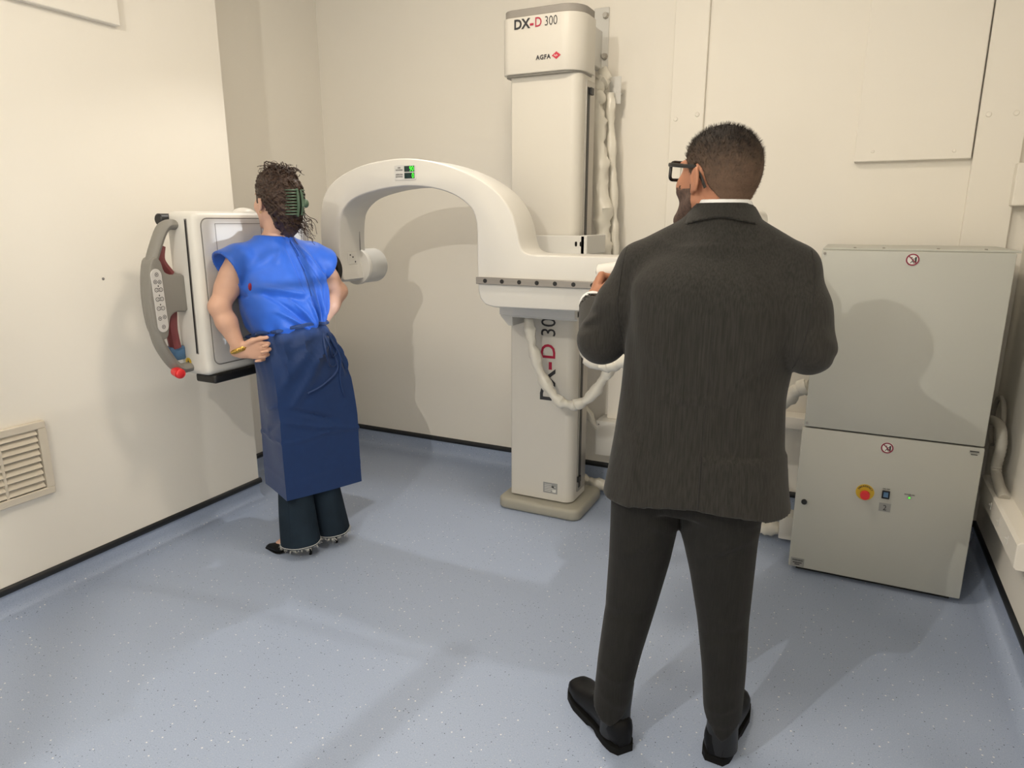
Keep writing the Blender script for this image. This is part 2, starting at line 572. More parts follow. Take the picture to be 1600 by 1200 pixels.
# upright lettering on the shaft, reading upwards
ysf = cy0 - 0.0005
ins = [('DX', 0.606, 0.112, 0.0035, 'ink', 1.0), ('-', 0.770, 0.112, 0.0035, 'ink_red', 1.15), ('D', 0.822, 0.112, 0.0012, 'ink_red', 0.98), ('300', 0.936, 0.112, 0.0, 'ink', 0.88)]
for s, z, size, bold, mm, sx in ins:
    obj('lettering', text_mb(s, size, (-1.266, ysf, z), (0, 0, 1), (-1, 0, 0), sx, bold), mm, col, label='upright printed lettering on the shaft')
lb = obj('rating_label', MB().box(-1.322, -1.242, cy0 - 0.0012, cy0, 0.108, 0.166), 'label_grey', col, label='small grey printed rating label near the foot')
pr = MB()
for k in range(5):
    pr.box(-1.314, -1.314 + (0.035, 0.06, 0.05, 0.062, 0.04)[k], cy0 - 0.0018, cy0 - 0.0010, 0.118 + k * 0.009, 0.1205 + k * 0.009)
pr.box(-1.270, -1.250, cy0 - 0.0018, cy0 - 0.001, 0.116, 0.132)
obj('print', pr, 'paper', lb)
pr = MB().box(-1.274, -1.262, cy0 - 0.0018, cy0 - 0.001, 0.14, 0.150)
obj('print', pr, 'ink', lb)

# ------------------------------------------------------------------ U arm
AY0, AY1 = 2.70, 2.90
arm = thing('x_ray_gantry', 'large white curved U arm of the x-ray machine carried by the column', 'x-ray arm', (-1.3, 2.95, 1.15))
outer = [(-2.272, 1.20), (-2.318, 1.222), (-2.35, 1.27), (-2.366, 1.34), (-2.369, 1.44), (-2.362, 1.53), (-2.340, 1.607), (-2.292, 1.667), (-2.21, 1.715), (-2.094, 1.753), (-1.965, 1.771), (-1.849, 1.775), (-1.723, 1.760), (-1.592, 1.726), (-1.465, 1.674), (-1.372, 1.610), (-1.318, 1.54), (-1.290, 1.47), (-1.277, 1.412), (-1.258, 1.374), (-1.215, 1.359), (-1.15, 1.3575)]
inner = [(-1.484, 1.30), (-1.484, 1.36), (-1.484, 1.435), (-1.489, 1.50), (-1.514, 1.554), (-1.578, 1.601), (-1.66, 1.632), (-1.76, 1.649), (-1.864, 1.653), (-1.972, 1.644), (-2.084, 1.623), (-2.165, 1.594), (-2.223, 1.545), (-2.243, 1.485), (-2.250, 1.40), (-2.250, 1.30), (-2.240, 1.245), (-2.235, 1.215)]
out_s = spline(outer, 3) + [(-0.40, 1.3575)]
low = [(-0.40, 1.135), (-1.40, 1.123), (-1.445, 1.133), (-1.472, 1.160), (-1.482, 1.20)]
outline = out_s + low + spline(inner, 3)
obj('arm_body', MB().prism(outline, 'y', AY0, AY1, 0.010, 3), 'white', arm, smooth=30)
# steel rail with screw holes
rail = obj('accessory_rail', MB().box(-1.484, -0.55, AY0 - 0.014, AY0, 1.226, 1.256, 0.002, 1), 'rail_steel', arm)
for k in range(11):
    x = -1.437 + k * 0.0835
    obj('screw_hole', MB().cyl((x, AY0 - 0.0135, 1.241), (x, AY0 - 0.0155, 1.241), 0.0095, n=14), 'black', rail)
# display
dp = obj('angle_display', MB().prism(rrect(-1.909, -1.792, 1.680, 1.747, 0.008, 4), 'y', AY0 - 0.003, AY0 + 0.001, 0.001, 1), 'white_cool', arm, label='angle readout plate with two green digits')
for zc, s in ((1.7285, '90'), (1.699, '0')):
    obj('screen', MB().box(-1.853, -1.799, AY0 - 0.004, AY0 - 0.002, zc - 0.0125, zc + 0.0125), 'screen', dp)
    obj('digits', text_mb(s, 0.031, (-1.800, AY0 - 0.0042, zc - 0.0105), (1, 0, 0), (0, 0, 1), 0.8, 0.0004, align='RIGHT'), 'green_led', dp, label='glowing green digits %s' % s)
for z, s in ((1.7315, 'ARM'), (1.7215, 'ROTATION'), (1.702, 'DETECTOR'), (1.692, 'ROTATION')):
    obj('caption', text_mb(s, 0.0085, (-1.881, AY0 - 0.003, z), (1, 0, 0), (0, 0, 1), 0.85, 0.0002, align='CENTER'), 'ink', dp)
# rear half of the leg with its seam, joint drum behind
obj('leg_seam', MB().box(-2.2505, -2.2475, 2.853, 2.857, 1.26, 1.55), 'seam', arm, label='thin dark joint line on the inner side of the leg')
dr = obj('joint_drum', MB().prism([(-2.285 + 0.088 * cos(2 * pi * k / 40), 1.27 + 0.088 * sin(2 * pi * k / 40)) for k in range(40)], 'y', 2.875, 3.02, 0.012, 3), 'white_cool', arm)
obj('joint_rim', MB().prism([(-2.285 + 0.093 * cos(2 * pi * k / 40), 1.27 + 0.093 * sin(2 * pi * k / 40)) for k in range(40)], 'y', 2.852, 2.878, 0.006, 2), 'white', arm)
pl = obj('socket_plate', MB().box(-2.2515, -2.2465, 2.755, 2.825, 1.285, 1.345, 0.002, 1), 'white', arm)
for y, z in ((2.770, 1.333), (2.79, 1.322), (2.808, 1.298)):
    obj('screw', MB().cyl((-2.247, y, z), (-2.2455, y, z), 0.0045, n=8), 'ink', pl)
# front joint between leg and detector
obj('front_joint', MB().cyl((-2.33, AY0 - 0.001, 1.265), (-2.33, AY0 - 0.035, 1.265), 0.088, n=36).cyl((-2.33, AY0 - 0.03, 1.265), (-2.33, 2.64, 1.265), 0.075, n=36), 'black', arm, label='black bearing ring at the end of the curved leg')
# carriage on the column
cg = obj('carriage', MB().box(-1.475, -1.09, AY1 - 0.004, 3.095, 1.062, 1.35, 0.006, 2), 'white_cool', arm)
obj('lower_bracket', MB().prism([(-1.485, 1.092), (-1.485, 1.052), (-1.442, 1.008), (-1.42, 1.008), (-1.42, 1.05), (-1.09, 1.05), (-1.09, 1.092)], 'y', 2.93, 3.094, 0.003, 1), 'white_cool', arm)
cp = obj('collar_plate', MB().box(-1.366, -1.110, 3.058, 3.094, 1.345, 1.432, 0.003, 1).box(-1.130, -1.098, 3.058, 3.33, 1.345, 1.434, 0.003, 1), 'white_cool', arm)
for x in (-1.152, -1.128):
    obj('slot', MB().cyl((x, 3.0585, 1.40), (x, 3.0565, 1.40), 0.0055, n=10).cyl((x, 3.0585, 1.388), (x, 3.0565, 1.388), 0.0055, n=10).box(x - 0.0055, x + 0.0055, 3.0565, 3.0585, 1.388, 1.40), 'black', cp)

# ------------------------------------------------------------------ detector
DX0, DX1, DY0, DY1, DZ0, DZ1 = -2.545, -2.375, 1.965, 2.645, 0.857, 1.538
det = thing('detector', 'white box shaped x-ray detector with a grey grab handle, in front of the patient', 'x-ray detector', (-2.46, 2.3, 0.857))
obj('housing', MB().box(DX0, DX1, DY0, DY1, DZ0, DZ1, 0.032, 5), 'white', det)
obj('rear_shell', MB().box(DX0 - 0.05, DX0 + 0.01, DY0 + 0.06, DY1 - 0.06, DZ0 + 0.05, DZ1 - 0.05, 0.02, 3), 'white_cool', det)
pf = obj('front_panel', MB().prism(rrect(2.003, 2.612, 0.905, 1.507, 0.03, 5), 'x', DX1 - 0.004, DX1 + 0.003, 0.001, 1), 'panel_grey', det, label='pale grey front panel facing the patient')


def frame_x(x, y0, y1, z0, z1, w, d=0.0008):
    m = MB()
    m.box(x - d, x + d, y0, y1, z0, z0 + w); m.box(x - d, x + d, y0, y1, z1 - w, z1)
    m.box(x - d, x + d, y0, y0 + w, z0, z1); m.box(x - d, x + d, y1 - w, y1, z0, z1)
    return m


obj('panel_gap', MB().tube([(DX1 + 0.0005, y, z) for y, z in rrect(2.0, 2.615, 0.902, 1.510, 0.032, 5)] + [(DX1 + 0.0005, 2.615, 1.478)], 0.0022, 6), 'seam', det)
obj('field_outline', frame_x(DX1 + 0.003, 2.068, 2.57, 0.995, 1.489, 0.0025).box(DX1 + 0.0022, DX1 + 0.0038, 2.318, 2.3205, 0.995, 1.489), 'seam', pf)
# film slot on the side
obj('slot_rim', MB().prism([(-2.424, 1.508), (-2.41, 1.508), (-2.422, 0.952), (-2.436, 0.952)], 'y', DY0 - 0.002, DY0 + 0.004, 0.001, 1), 'seam', det)
obj('grid_slot', MB().prism([(-2.4205, 1.502), (-2.4135, 1.502), (-2.4255, 0.957), (-2.4325, 0.957)], 'y', DY0 - 0.003, DY0 + 0.002), 'black', det)
# lower bumper bar
obj('bumper_bar', MB().box(-2.49, -2.37, 1.99, 2.60, 0.822, 0.860, 0.010, 3), 'black', det)
obj('rear_knob', MB().cyl((-2.535, 1.935, 1.505), (-2.535, 2.0, 1.505), 0.024, n=20).cyl((-2.535, 1.93, 1.505), (-2.535, 1.936, 1.505), 0.018, 0.024, n=20), 'black', det)
obj('chin_rest', MB().ball((-2.45, 2.30, 1.527), (0.045, 0.06, 0.03)), 'white', det)
obj('rear_latch', MB().box(-2.56, -2.50, 1.89, 1.965, 0.925, 0.985, 0.008, 2), 'blue_plastic', det)
# curved grab handle
hp = spline([(1.982, 1.482), (1.94, 1.484), (1.908, 1.462), (1.871, 1.395), (1.843, 1.33), (1.826, 1.26), (1.818, 1.18), (1.822, 1.10), (1.836, 1.02), (1.862, 0.962), (1.893, 0.915), (1.925, 0.893), (1.982, 0.893)], 4)
hx = -2.492
ha = obj('grab_handle', MB().tube([(hx, y, z) for y, z in hp], [0.019 + 0.005 * abs(0.5 - i / (len(hp) - 1)) for i in range(len(hp))], 14, ell=1.5, up=(1, 0, 0)), 'handle_grey', det)
pod = [(1.803, 1.20), (1.806, 1.12), (1.816, 1.065), (1.838, 1.032), (1.862, 1.04), (1.873, 1.08), (1.885, 1.118), (1.915, 1.135), (1.972, 1.142), (1.972, 1.275), (1.915, 1.285), (1.880, 1.30), (1.868, 1.34), (1.850, 1.36), (1.826, 1.345), (1.810, 1.28)]
obj('handle_pod', MB().prism(spline(pod, 3, True), 'x', hx - 0.032, hx + 0.030, 0.006, 3), 'handle_grey', det)
ov = []
for k in range(16):
    t = pi * k / 15
    ov.append((1.8375 + 0.024 * cos(t), 1.288 + 0.027 * sin(t)))
for k in range(16):
    t = pi + pi * k / 15
    ov.append((1.8425 + 0.024 * cos(t), 1.088 + 0.027 * sin(t)))
kp = obj('keypad', MB().prism(ov, 'x', hx + 0.028, hx + 0.033, 0.001, 1), 'panel_grey', det, label='pale oval keypad with ten symbol keys')
ky = MB()
xk = hx + 0.0335


def ring(m, y, z, r, w=0.0011):
    n = 18
    vs, fs = [], []
    for rr in (r - w, r + w):
        vs += [(xk, y + rr * cos(2 * pi * i / n), z + rr * sin(2 * pi * i / n)) for i in range(n)]
    m.add(vs, [(i, (i + 1) % n, n + (i + 1) % n, n + i) for i in range(n)])


for y, z in ((1.8385, 1.292), (1.829, 1.264), (1.848, 1.262), (1.831, 1.118), (1.852, 1.122), (1.843, 1.083)):
    ring(ky, y, z, 0.0072)
    ky.box(xk - 0.0005, xk + 0.0003, y - 0.0025, y + 0.0025, z - 0.002, z + 0.002)
for z in (1.232, 1.195, 1.158):
    ring(ky, 1.830, z, 0.0074); ring(ky, 1.850, z, 0.0074)
    ky.box(xk - 0.0005, xk + 0.0003, 1.834, 1.846, z + 0.0045, z + 0.006)
    ky.box(xk - 0.0005, xk + 0.0003, 1.834, 1.846, z - 0.006, z - 0.0045)
    ky.box(xk - 0.0005, xk + 0.0003, 1.838, 1.842, z + 0.012, z + 0.018)
    ky.box(xk - 0.0005, xk + 0.0003, 1.8285, 1.8315, z - 0.001, z + 0.001)
    ky.box(xk - 0.0005, xk + 0.0003, 1.8485, 1.8515, z - 0.001, z + 0.001)
obj('key_symbols', ky, 'ink', kp)
for a, b in (((1.905, 1.40), (1.935, 1.285)), ((1.925, 1.14), (1.925, 0.98))):
    pts = spline([(hx - 0.02, a[0], a[1]), (hx - 0.015, a[0] - 0.012, (a[1] + b[1]) / 2), (hx - 0.02, b[0], b[1])], 5)
    obj('grip_insert', MB().tube(pts, 0.020, 8, ell=1.2), 'maroon', det, label='dark red insert behind the grab handle')
obj('stop_button', MB().cyl((hx + 0.01, 1.892, 0.887), (hx + 0.055, 1.877, 0.884), 0.021, 0.021, n=20).ball((hx + 0.055, 1.877, 0.884), (0.009, 0.020, 0.020)), 'red', det, label='red mushroom stop button under the handle')
go = obj('round_sticker', MB().cyl((-2.489, DY0 - 0.001, 0.915), (-2.489, DY0 - 0.0025, 0.915), 0.0165, n=24), 'yellow', det, label='small round yellow hazard sticker')
obj('print', MB().cyl((-2.489, DY0 - 0.002, 0.915), (-2.489, DY0 - 0.0032, 0.915), 0.004, n=10).box(-2.4905, -2.4875, DY0 - 0.0032, DY0 - 0.002, 0.905, 0.926), 'ink', go)

# ------------------------------------------------------------------ tube head (largely behind the man)
TX, TY, TZ = -0.60, 2.315, 1.235
tb = thing('x_ray_tube', 'white x-ray tube head with a grab handle, behind the man in the suit', 'x-ray tube', (-0.45, 2.35, 1.1))
# hollow collimator box with a square window towards the detector
c0, c1 = -0.72, -0.54
s = 0.105
wl = MB()
wl.box(c0, c1, TY - s, TY - s + 0.008, TZ - s, TZ + s)
wl.box(c0, c1, TY + s - 0.008, TY + s, TZ - s, TZ + s)
wl.box(c0, c1, TY - s, TY + s, TZ + s - 0.008, TZ + s)
wl.box(c0, c1, TY - s, TY + s, TZ - s, TZ - s + 0.008)
obj('collimator_box', wl, 'white_cool', tb)
ap = 0.0172
wn = MB()
xw = c0 + 0.004
wn.box(xw - 0.002, xw + 0.002, TY - s, TY - ap, TZ - s, TZ + s)
wn.box(xw - 0.002, xw + 0.002, TY + ap, TY + s, TZ - s, TZ + s)
wn.box(xw - 0.002, xw + 0.002, TY - ap, TY + ap, TZ - s, TZ - ap)
wn.box(xw - 0.002, xw + 0.002, TY - ap, TY + ap, TZ + ap, TZ + s)
obj('shutter_plate', wn, 'dark_grey', tb)
obj('cross_wire', MB().box(xw - 0.0005, xw + 0.0005, TY - 0.0011, TY + 0.0011, TZ - ap, TZ + ap).box(xw - 0.0005, xw + 0.0005, TY - ap, TY + ap, TZ - 0.0011, TZ + 0.0011), 'black', tb)
obj('tube_housing', MB().cyl((-0.51, 2.12, 1.26), (-0.51, 2.56, 1.26), 0.0).box(-0.54, -0.30, 2.12, 2.55, 1.12, 1.43, 0.05, 4), 'white', tb)
obj('top_cap', MB().box(-0.40, -0.245, 2.20, 2.42, 1.40, 1.535, 0.03, 4), 'white', tb)
obj('mount', MB().box(-0.52, -0.42, 2.54, 2.699, 1.262, 1.34), 'white_cool', tb)
hb = MB().tube(spline([(-0.56, 2.20, 1.34), (-0.60, 2.10, 1.345), (-0.64, 2.06, 1.345), (-0.66, 2.055, 1.34)], 5), 0.02, 12)
hb.tube([(-0.700, 2.055, 1.338), (-0.694, 2.055, 1.341), (-0.64, 2.055, 1.347), (-0.54, 2.055, 1.352), (-0.40, 2.055, 1.354)], [0.014, 0.027, 0.031, 0.031, 0.031], 16)
obj('grab_handle', hb, 'white', tb)
obj('control_panel', MB().box(-0.60, -0.28, 2.085, 2.115, 1.16, 1.42, 0.01, 3), 'white_cool', tb)

# ------------------------------------------------------------------ generator cabinets
mid = 0.664
low_c = thing('lower_generator_cabinet', 'pale grey generator cabinet on the floor with a red stop button', 'cabinet', (0.22, 3.25, 0))
CX0, CX1 = -0.100, 0.541
obj('carcass', MB().box(CX0 + 0.006, CX1 - 0.006, 3.012, 3.50, 0.03, mid - 0.008, 0.004, 1), 'cabinet', low_c)
dr_ = obj('door', MB().box(CX0, CX1, 2.99, 3.012, 0.025, mid - 0.004, 0.005, 2), 'cabinet', low_c)
obj('plinth', MB().box(CX0 + 0.03, CX1 - 0.03, 3.03, 3.48, 0, 0.032), 'black', low_c)
yd = 2.9895
obj('door_lock', MB().cyl((-0.063, yd, 0.332), (-0.063, yd - 0.006, 0.332), 0.0115, n=18), 'black', dr_)
st = obj('stop_switch', MB().cyl((0.160, yd, 0.416), (0.160, yd - 0.002, 0.416), 0.034, n=32), 'yellow', low_c, label='red mushroom stop switch on a yellow disc')
obj('button', MB().cyl((0.160, yd - 0.002, 0.412), (0.160, yd - 0.022, 0.412), 0.012, n=16).cyl((0.160, yd - 0.020, 0.412), (0.160, yd - 0.034, 0.412), 0.0185, 0.0175, n=24), 'red', st)
word = 'EMERGENCY'
for i, ch in enumerate(word):
    a = radians(152 - i * 124 / (len(word) - 1))
    c = Vector((0.160 + 0.0235 * cos(a), yd - 0.002, 0.416 + 0.0235 * sin(a)))
    xd_ = Vector((sin(a), 0, -cos(a))); yd_ = Vector((cos(a), 0, sin(a)))
    obj('lettering', text_mb(ch, 0.0098, c, xd_, yd_, 0.9, 0.0004, align='CENTER', thick=0.0006), 'ink', st)
sw = obj('power_switch', MB().box(0.221, 0.249, yd - 0.006, yd, 0.402, 0.436, 0.001, 1), 'black_gloss', low_c, label='black rocker power switch')
obj('rocker', MB().prism([(yd - 0.004, 0.408), (yd - 0.011, 0.411), (yd - 0.007, 0.419), (yd - 0.007, 0.431), (yd - 0.004, 0.431)], 'x', 0.2265, 0.2435), 'blue_plastic', sw)
obj('caption', text_mb('ON  OFF', 0.0075, (0.235, yd, 0.4405), (1, 0, 0), (0, 0, 1), 0.9, 0.0002, align='CENTER'), 'ink', low_c)
nl = obj('number_label', MB().box(0.2165, 0.2585, yd - 0.001, yd, 0.3455, 0.3815), 'label_grey', low_c, label='grey label with the number 2')
obj('lettering', text_mb('2', 0.032, (0.2375, yd - 0.001, 0.352), (1, 0, 0), (0, 0, 1), 0.9, 0, align='CENTER'), 'ink', nl)
obj('caption', text_mb('POWER ON', 0.0075, (0.318, yd, 0.4305), (1, 0, 0), (0, 0, 1), 0.9, 0.0002, align='CENTER'), 'ink', low_c)
ld = obj('indicator_lamp', MB().cyl((0.318, yd, 0.4205), (0.318, yd - 0.003, 0.4205), 0.007, n=16), 'steel', low_c, label='lit green indicator lamp')
obj('lens', MB().ball((0.318, yd - 0.003, 0.4205), (0.0042, 0.003, 0.0042), 10, 6), 'green_led', ld)
wb = obj('warning_label', MB().box(-0.092, -0.038, yd - 0.001, yd, 0.022 + 0.008, 0.068), 'label_grey', low_c, label='small grey warning label at the bottom corner')
obj('lettering', text_mb('WARNING', 0.0095, (-0.065, yd - 0.001, 0.0555), (1, 0, 0), (0, 0, 1), 0.95, 0.0003, align='CENTER'), 'ink', wb)
pr = MB()
for k in range(2):
    pr.box(-0.083 + 0.008 * k, -0.047 - 0.008 * k, yd - 0.0016, yd - 0.0009, 0.038 + 0.008 * (1 - k) - 0.001, 0.041 + 0.008 * (1 - k))
obj('print', pr, 'ink', wb)
pr = MB().box(0.494, 0.524, yd - 0.001, yd, 0.6415, 0.646).box(0.498, 0.520, yd - 0.001, yd, 0.630, 0.633).box(0.492, 0.526, yd - 0.001, yd, 0.6375, 0.6382)
obj('data_label', pr, 'ink', low_c, label='tiny printed data label at the top corner')


def no_sign(x, z, y, parent):
    n = 28
    R_ = 0.0225
    pp = MB().cyl((x, y, z), (x, y - 0.001, z), R_ + 0.001, n=n)
    s_ = obj('warning_sign', pp, 'paper', parent, label='round no pushing prohibition sign')
    q = MB()
    vs, fs = [], []
    for rr in (R_ - 0.005, R_):
        vs += [(x + rr * cos(2 * pi * i / n), y - 0.0017, z + rr * sin(2 * pi * i / n)) for i in range(n)]
    q.add(vs, [(i, (i + 1) % n, n + (i + 1) % n, n + i) for i in range(n)])
    a = radians(-45)
    dx, dz = cos(a), sin(a)
    nx, nz = -dz, dx
    L, w = R_ - 0.003, 0.0019
    q.add([(x - dx * L + nx * w, y - 0.0019, z - dz * L + nz * w), (x + dx * L + nx * w, y - 0.0019, z + dz * L + nz * w), (x + dx * L - nx * w, y - 0.0019, z + dz * L - nz * w), (x - dx * L - nx * w, y - 0.0019, z - dz * L - nz * w)], [(0, 1, 2, 3)])
    obj('red_ring', q, 'sign_red', s_)
    g = MB()

    def bar(ax, az, bx, bz, w):
        d = Vector((bx - ax, 0, bz - az)).normalized(); nn = Vector((-d.z, 0, d.x)) * w
        A, B = Vector((x + ax, y - 0.0014, z + az)), Vector((x + bx, y - 0.0014, z + bz))
        g.add([A + nn, B + nn, B - nn, A - nn], [(0, 1, 2, 3)])
    bar(0.0105, -0.011, 0.0105, 0.010, 0.003)      # upright block
    bar(0.004, -0.012, 0.0125, -0.012, 0.0012)
    bar(-0.002, 0.003, 0.002, -0.004, 0.002)       # body
    bar(-0.001, 0.002, 0.0085, 0.003, 0.0011)      # arm
    bar(0.001, -0.003, -0.006, -0.0125, 0.0014)    # legs
    bar(0.001, -0.003, 0.004, -0.0125, 0.0014)
    bar(-0.0035, 0.006, -0.0025, 0.0095, 0.002)    # head
    obj('figure', g, 'ink', s_)


no_sign(0.218, 0.6155, yd, low_c)
up_c = thing('upper_generator_cabinet', 'pale grey plain upper cabinet box stacked on the cabinet with the stop button', 'cabinet', (0.22, 3.25, mid))
obj('carcass', MB().box(-0.094, 0.536, 3.008, 3.50, mid + 0.001, 1.390, 0.004, 1), 'cabinet', up_c)
obj('front_cover', MB().box(-0.094, 0.538, 2.988, 3.008, mid + 0.002, 1.388, 0.005, 2), 'cabinet', up_c)
obj('top_lip', MB().box(-0.092, 0.552, 3.0, 3.505, 1.388, 1.396, 0.002, 1), 'cabinet', up_c)
for x, z in ((-0.084, 1.376), (-0.084, 0.682)):
    obj('screw', MB().cyl((x, 2.9875, z), (x, 2.9845, z), 0.0055, n=10), 'steel', up_c)
for x in (0.02, 0.12, 0.30, 0.45):
    obj('screw', MB().cyl((x, 3.03, 1.3955), (x, 3.03, 1.400), 0.005, n=8), 'steel', up_c)
no_sign(0.218, 1.358, 2.9875, up_c)

# ------------------------------------------------------------------ wrapped cables
def wrapped(name, pts, r, label, seed, group=None, n=10, sub=10, wob=0.16, m='plastic_wrap', parent=None):
    P = spline(pts, sub)
    rng = random.Random(seed)
    rad = [r * (1 + 0.16 * sin(i * 0.9 + seed) + rng.uniform(-0.1, 0.1)) for i in range(len(P))]
    P = [(p[0] + rng.uniform(-1, 1) * r * 0.13, p[1] + rng.uniform(-1, 1) * r * 0.13, p[2] + rng.uniform(-1, 1) * r * 0.05) for p in P]
    mb = MB().tube(P, rad, n, wob=wob, seed=seed)
    base = min(P, key=lambda p: p[2])
    if parent is not None:
        return obj(name, mb, m, parent, smooth=50)
    o = obj(name, mb, m, loc=base, smooth=50)
    tag(o, label, 'cable', group)
    return o


hk = wrapped('cable_sleeve', [(-1.178, 3.47, 2.20), (-1.200, 3.44, 2.145), (-1.205, 3.43, 2.07), (-1.189, 3.43, 1.93), (-1.166, 3.43, 1.72), (-1.151, 3.43, 1.50), (-1.135, 3.43, 1.33), (-1.11, 3.43, 1.12), (-1.10, 3.43, 0.98)], 0.041, 'crumpled white plastic sleeve hanging down the right side of the column', 3, n=12, sub=7, wob=0.2)
wrapped('sleeve_fold', [(-1.150, 3.49, 2.12), (-1.135, 3.49, 1.85), (-1.11, 3.49, 1.55), (-1.095, 3.49, 1.25)], 0.022, '', 5, parent=hk)
obj('wall_hook', MB().box(-1.165, -1.105, YB - 0.09, YB - 0.085, 2.07, 2.20, 0.002, 1).cyl((-1.128, YB - 0.092, 2.13), (-1.128, YB - 0.002, 2.13), 0.006), 'white_cool', hk)
wrapped('cable_sleeve', [(-1.372, 3.02, 1.055), (-1.368, 3.01, 1.00), (-1.345, 3.0, 0.905), (-1.312, 3.0, 0.80), (-1.27, 3.0, 0.72), (-1.215, 3.0, 0.655), (-1.155, 3.0, 0.630), (-1.096, 3.0, 0.64), (-1.035, 3.0, 0.69), (-0.975, 3.0, 0.78), (-0.94, 3.0, 0.84)], 0.026, 'white plastic cable sleeve looping across the front of the column lettering', 9, n=9, sub=5, wob=0.13)
wrapped('cable_sleeve', [(-0.80, 2.66, 1.115), (-0.88, 2.63, 1.06), (-0.928, 2.60, 1.00), (-0.913, 2.60, 0.950), (-0.857, 2.60, 0.928), (-0.803, 2.60, 0.935), (-0.752, 2.60, 0.965), (-0.66, 2.60, 1.06), (-0.60, 2.58, 1.14)], 0.026, 'white cable sleeve drooping just below the suited man\'s left elbow', 12, n=9, sub=5, wob=0.12)
wrapped('cable_sleeve', [(-1.10, 3.50, 0.30), (-1.19, 3.47, 0.42), (-1.24, 3.46, 0.50)], 0.022, 'short white sleeved cable behind the column above the small wall box', 14, n=8, sub=5)
wrapped('cable_sleeve', [(-1.33, 3.53, 0.07), (-1.22, 3.495, 0.050), (-1.11, 3.475, 0.046), (-1.02, 3.47, 0.07), (-0.975, 3.495, 0.16), (-0.965, 3.52, 0.226)], 0.032, 'crumpled white cable sleeve on the floor right of the column foot', 16, n=10, sub=7, wob=0.2)
wrapped('cable_sleeve', [(-0.55, 3.40, 0.05), (-0.40, 3.33, 0.045), (-0.28, 3.29, 0.045), (-0.19, 3.29, 0.06), (-0.135, 3.29, 0.075)], 0.036, 'white cable sleeve on the floor running into the lower cabinet', 18, n=10, sub=6, wob=0.2)
wrapped('cable_sleeve', [(-0.36, 3.45, 0.575), (-0.29, 3.42, 0.60), (-0.22, 3.38, 0.65), (-0.15, 3.345, 0.735), (-0.097, 3.33, 0.765)], 0.034, 'white cable sleeve rising beside the cabinet behind the suited man', 20, n=10, sub=6, wob=0.15)
tag(obj('cable_gland', MB().box(-0.165, -0.095, 3.235, 3.345, 0.03, 0.145, 0.006, 2), 'white', loc=(-0.13, 3.29, 0.03)), 'white box shaped cable gland on the left side of the lower cabinet', 'connector')

# wall box and trunking behind the column
t = thing('wall_box', 'small white cable box low on the rear wall right of the column', 'cable box', (-1.05, 3.53, 0.23))
obj('cover', MB().box(-1.166, -0.97, 3.462, YB, 0.228, 0.425, 0.004, 2), 'white', t)
for x, z in ((-1.148, 0.405), (-0.99, 0.405)):
    obj('screw', MB().cyl((x, 3.463, z), (x, 3.460, z), 0.005, n=8), 'steel', t)
tag(obj('wall_trunking', MB().box(-1.125, -0.93, 3.53, YB, 0.425, 1.02, 0.004, 1), 'wall', loc=(-1.03, 3.57, 0.425)), 'white vertical cable trunking on the rear wall above the small box', 'trunking')
tag(obj('shelf_trunking', MB().box(-0.60, -0.10, 3.50, YB, 0.50, 0.56, 0.003, 1), 'wall', loc=(-0.3, 3.55, 0.5)), 'white horizontal trunking on the rear wall just left of the cabinets', 'trunking')

# right wall trunking and hose
t = thing('socket_trunking', 'white socket trunking low on the right wall beside the cabinet', 'trunking', (0.63, 2.9, 0.38))
obj('body', MB().prism([(XR - 0.0005, 0.462), (0.612, 0.462), (0.602, 0.452), (0.602, 0.372), (0.61, 0.362), (XR, 0.362)], 'y', 2.60, 3.30, 0.002, 1), 'wall', t)
for y in (2.74, 2.90, 3.06):
    obj('plate_screw', MB().cyl((0.602, y, 0.415), (0.598, y, 0.413), 0.007, n=8).box(0.5985, 0.602, y - 0.016, y - 0.012, 0.40, 0.43), 'white', t)
P = spline([(0.555, 3.44, 0.665), (0.598, 3.36, 0.685), (0.615, 3.25, 0.700), (0.618, 3.17, 0.680), (0.618, 3.14, 0.625), (0.618, 3.16, 0.535), (0.624, 3.09, 0.490), (0.632, 3.02, 0.464)], 10)
rad = [0.0185 + 0.0022 * (i % 2) for i in range(len(P))]
tag(obj('conduit_hose', MB().tube(P, rad, 12), 'hose', loc=P[-1]), 'ribbed grey conduit hose dropping into the trunking on the right wall', 'hose')
P = [(0.645, 3.42 + 0.11 * cos(2 * pi * k / 24), 0.66 + 0.11 * sin(2 * pi * k / 24)) for k in range(-5, 13)]
tag(obj('coiled_cable', MB().tube(P, 0.010, 8), 'hose', loc=(0.63, 3.42, 0.55)), 'thin grey cable coiled behind the conduit hose', 'cable')

# ------------------------------------------------------------------ ceiling lamp behind the photographer (above the frame)
LX, LY, LZ = -1.14, -0.6, 2.72
ls = thing('ceiling_lamp', 'bare ceiling lamp with a rod and wire added to cast floor shadows, above the frame behind the camera', 'lamp', (LX, LY, 3.0))
obj('ceiling_rose', MB().cyl((LX, LY, 3.06), (LX, LY, 3.099), 0.06, n=24), 'white', ls)
obj('stem', MB().cyl((LX, LY, 2.79), (LX, LY, 3.06), 0.008, n=12), 'dark_grey', ls)
obj('socket', MB().cyl((LX, LY, 2.745), (LX, LY, 2.80), 0.022, n=16), 'dark_grey', ls)
kk = 0.16
P_ = [Vector((LX, LY, LZ)) + (Vector(q) - Vector((LX, LY, LZ))) * kk for q in ((-1.33, 0.0, 0), (-1.25, 0.66, 0), (-1.18, 1.22, 0), (-1.105, 1.82, 0), (-1.10, 1.85, 0))]
obj('shadow_rod', MB().tube([tuple(p) for p in P_], [0.0115, 0.0115, 0.0115, 0.0115, 0.008], 12), 'dark_grey', ls)  # unseen rod, added only to cast the bar shadow on the floor
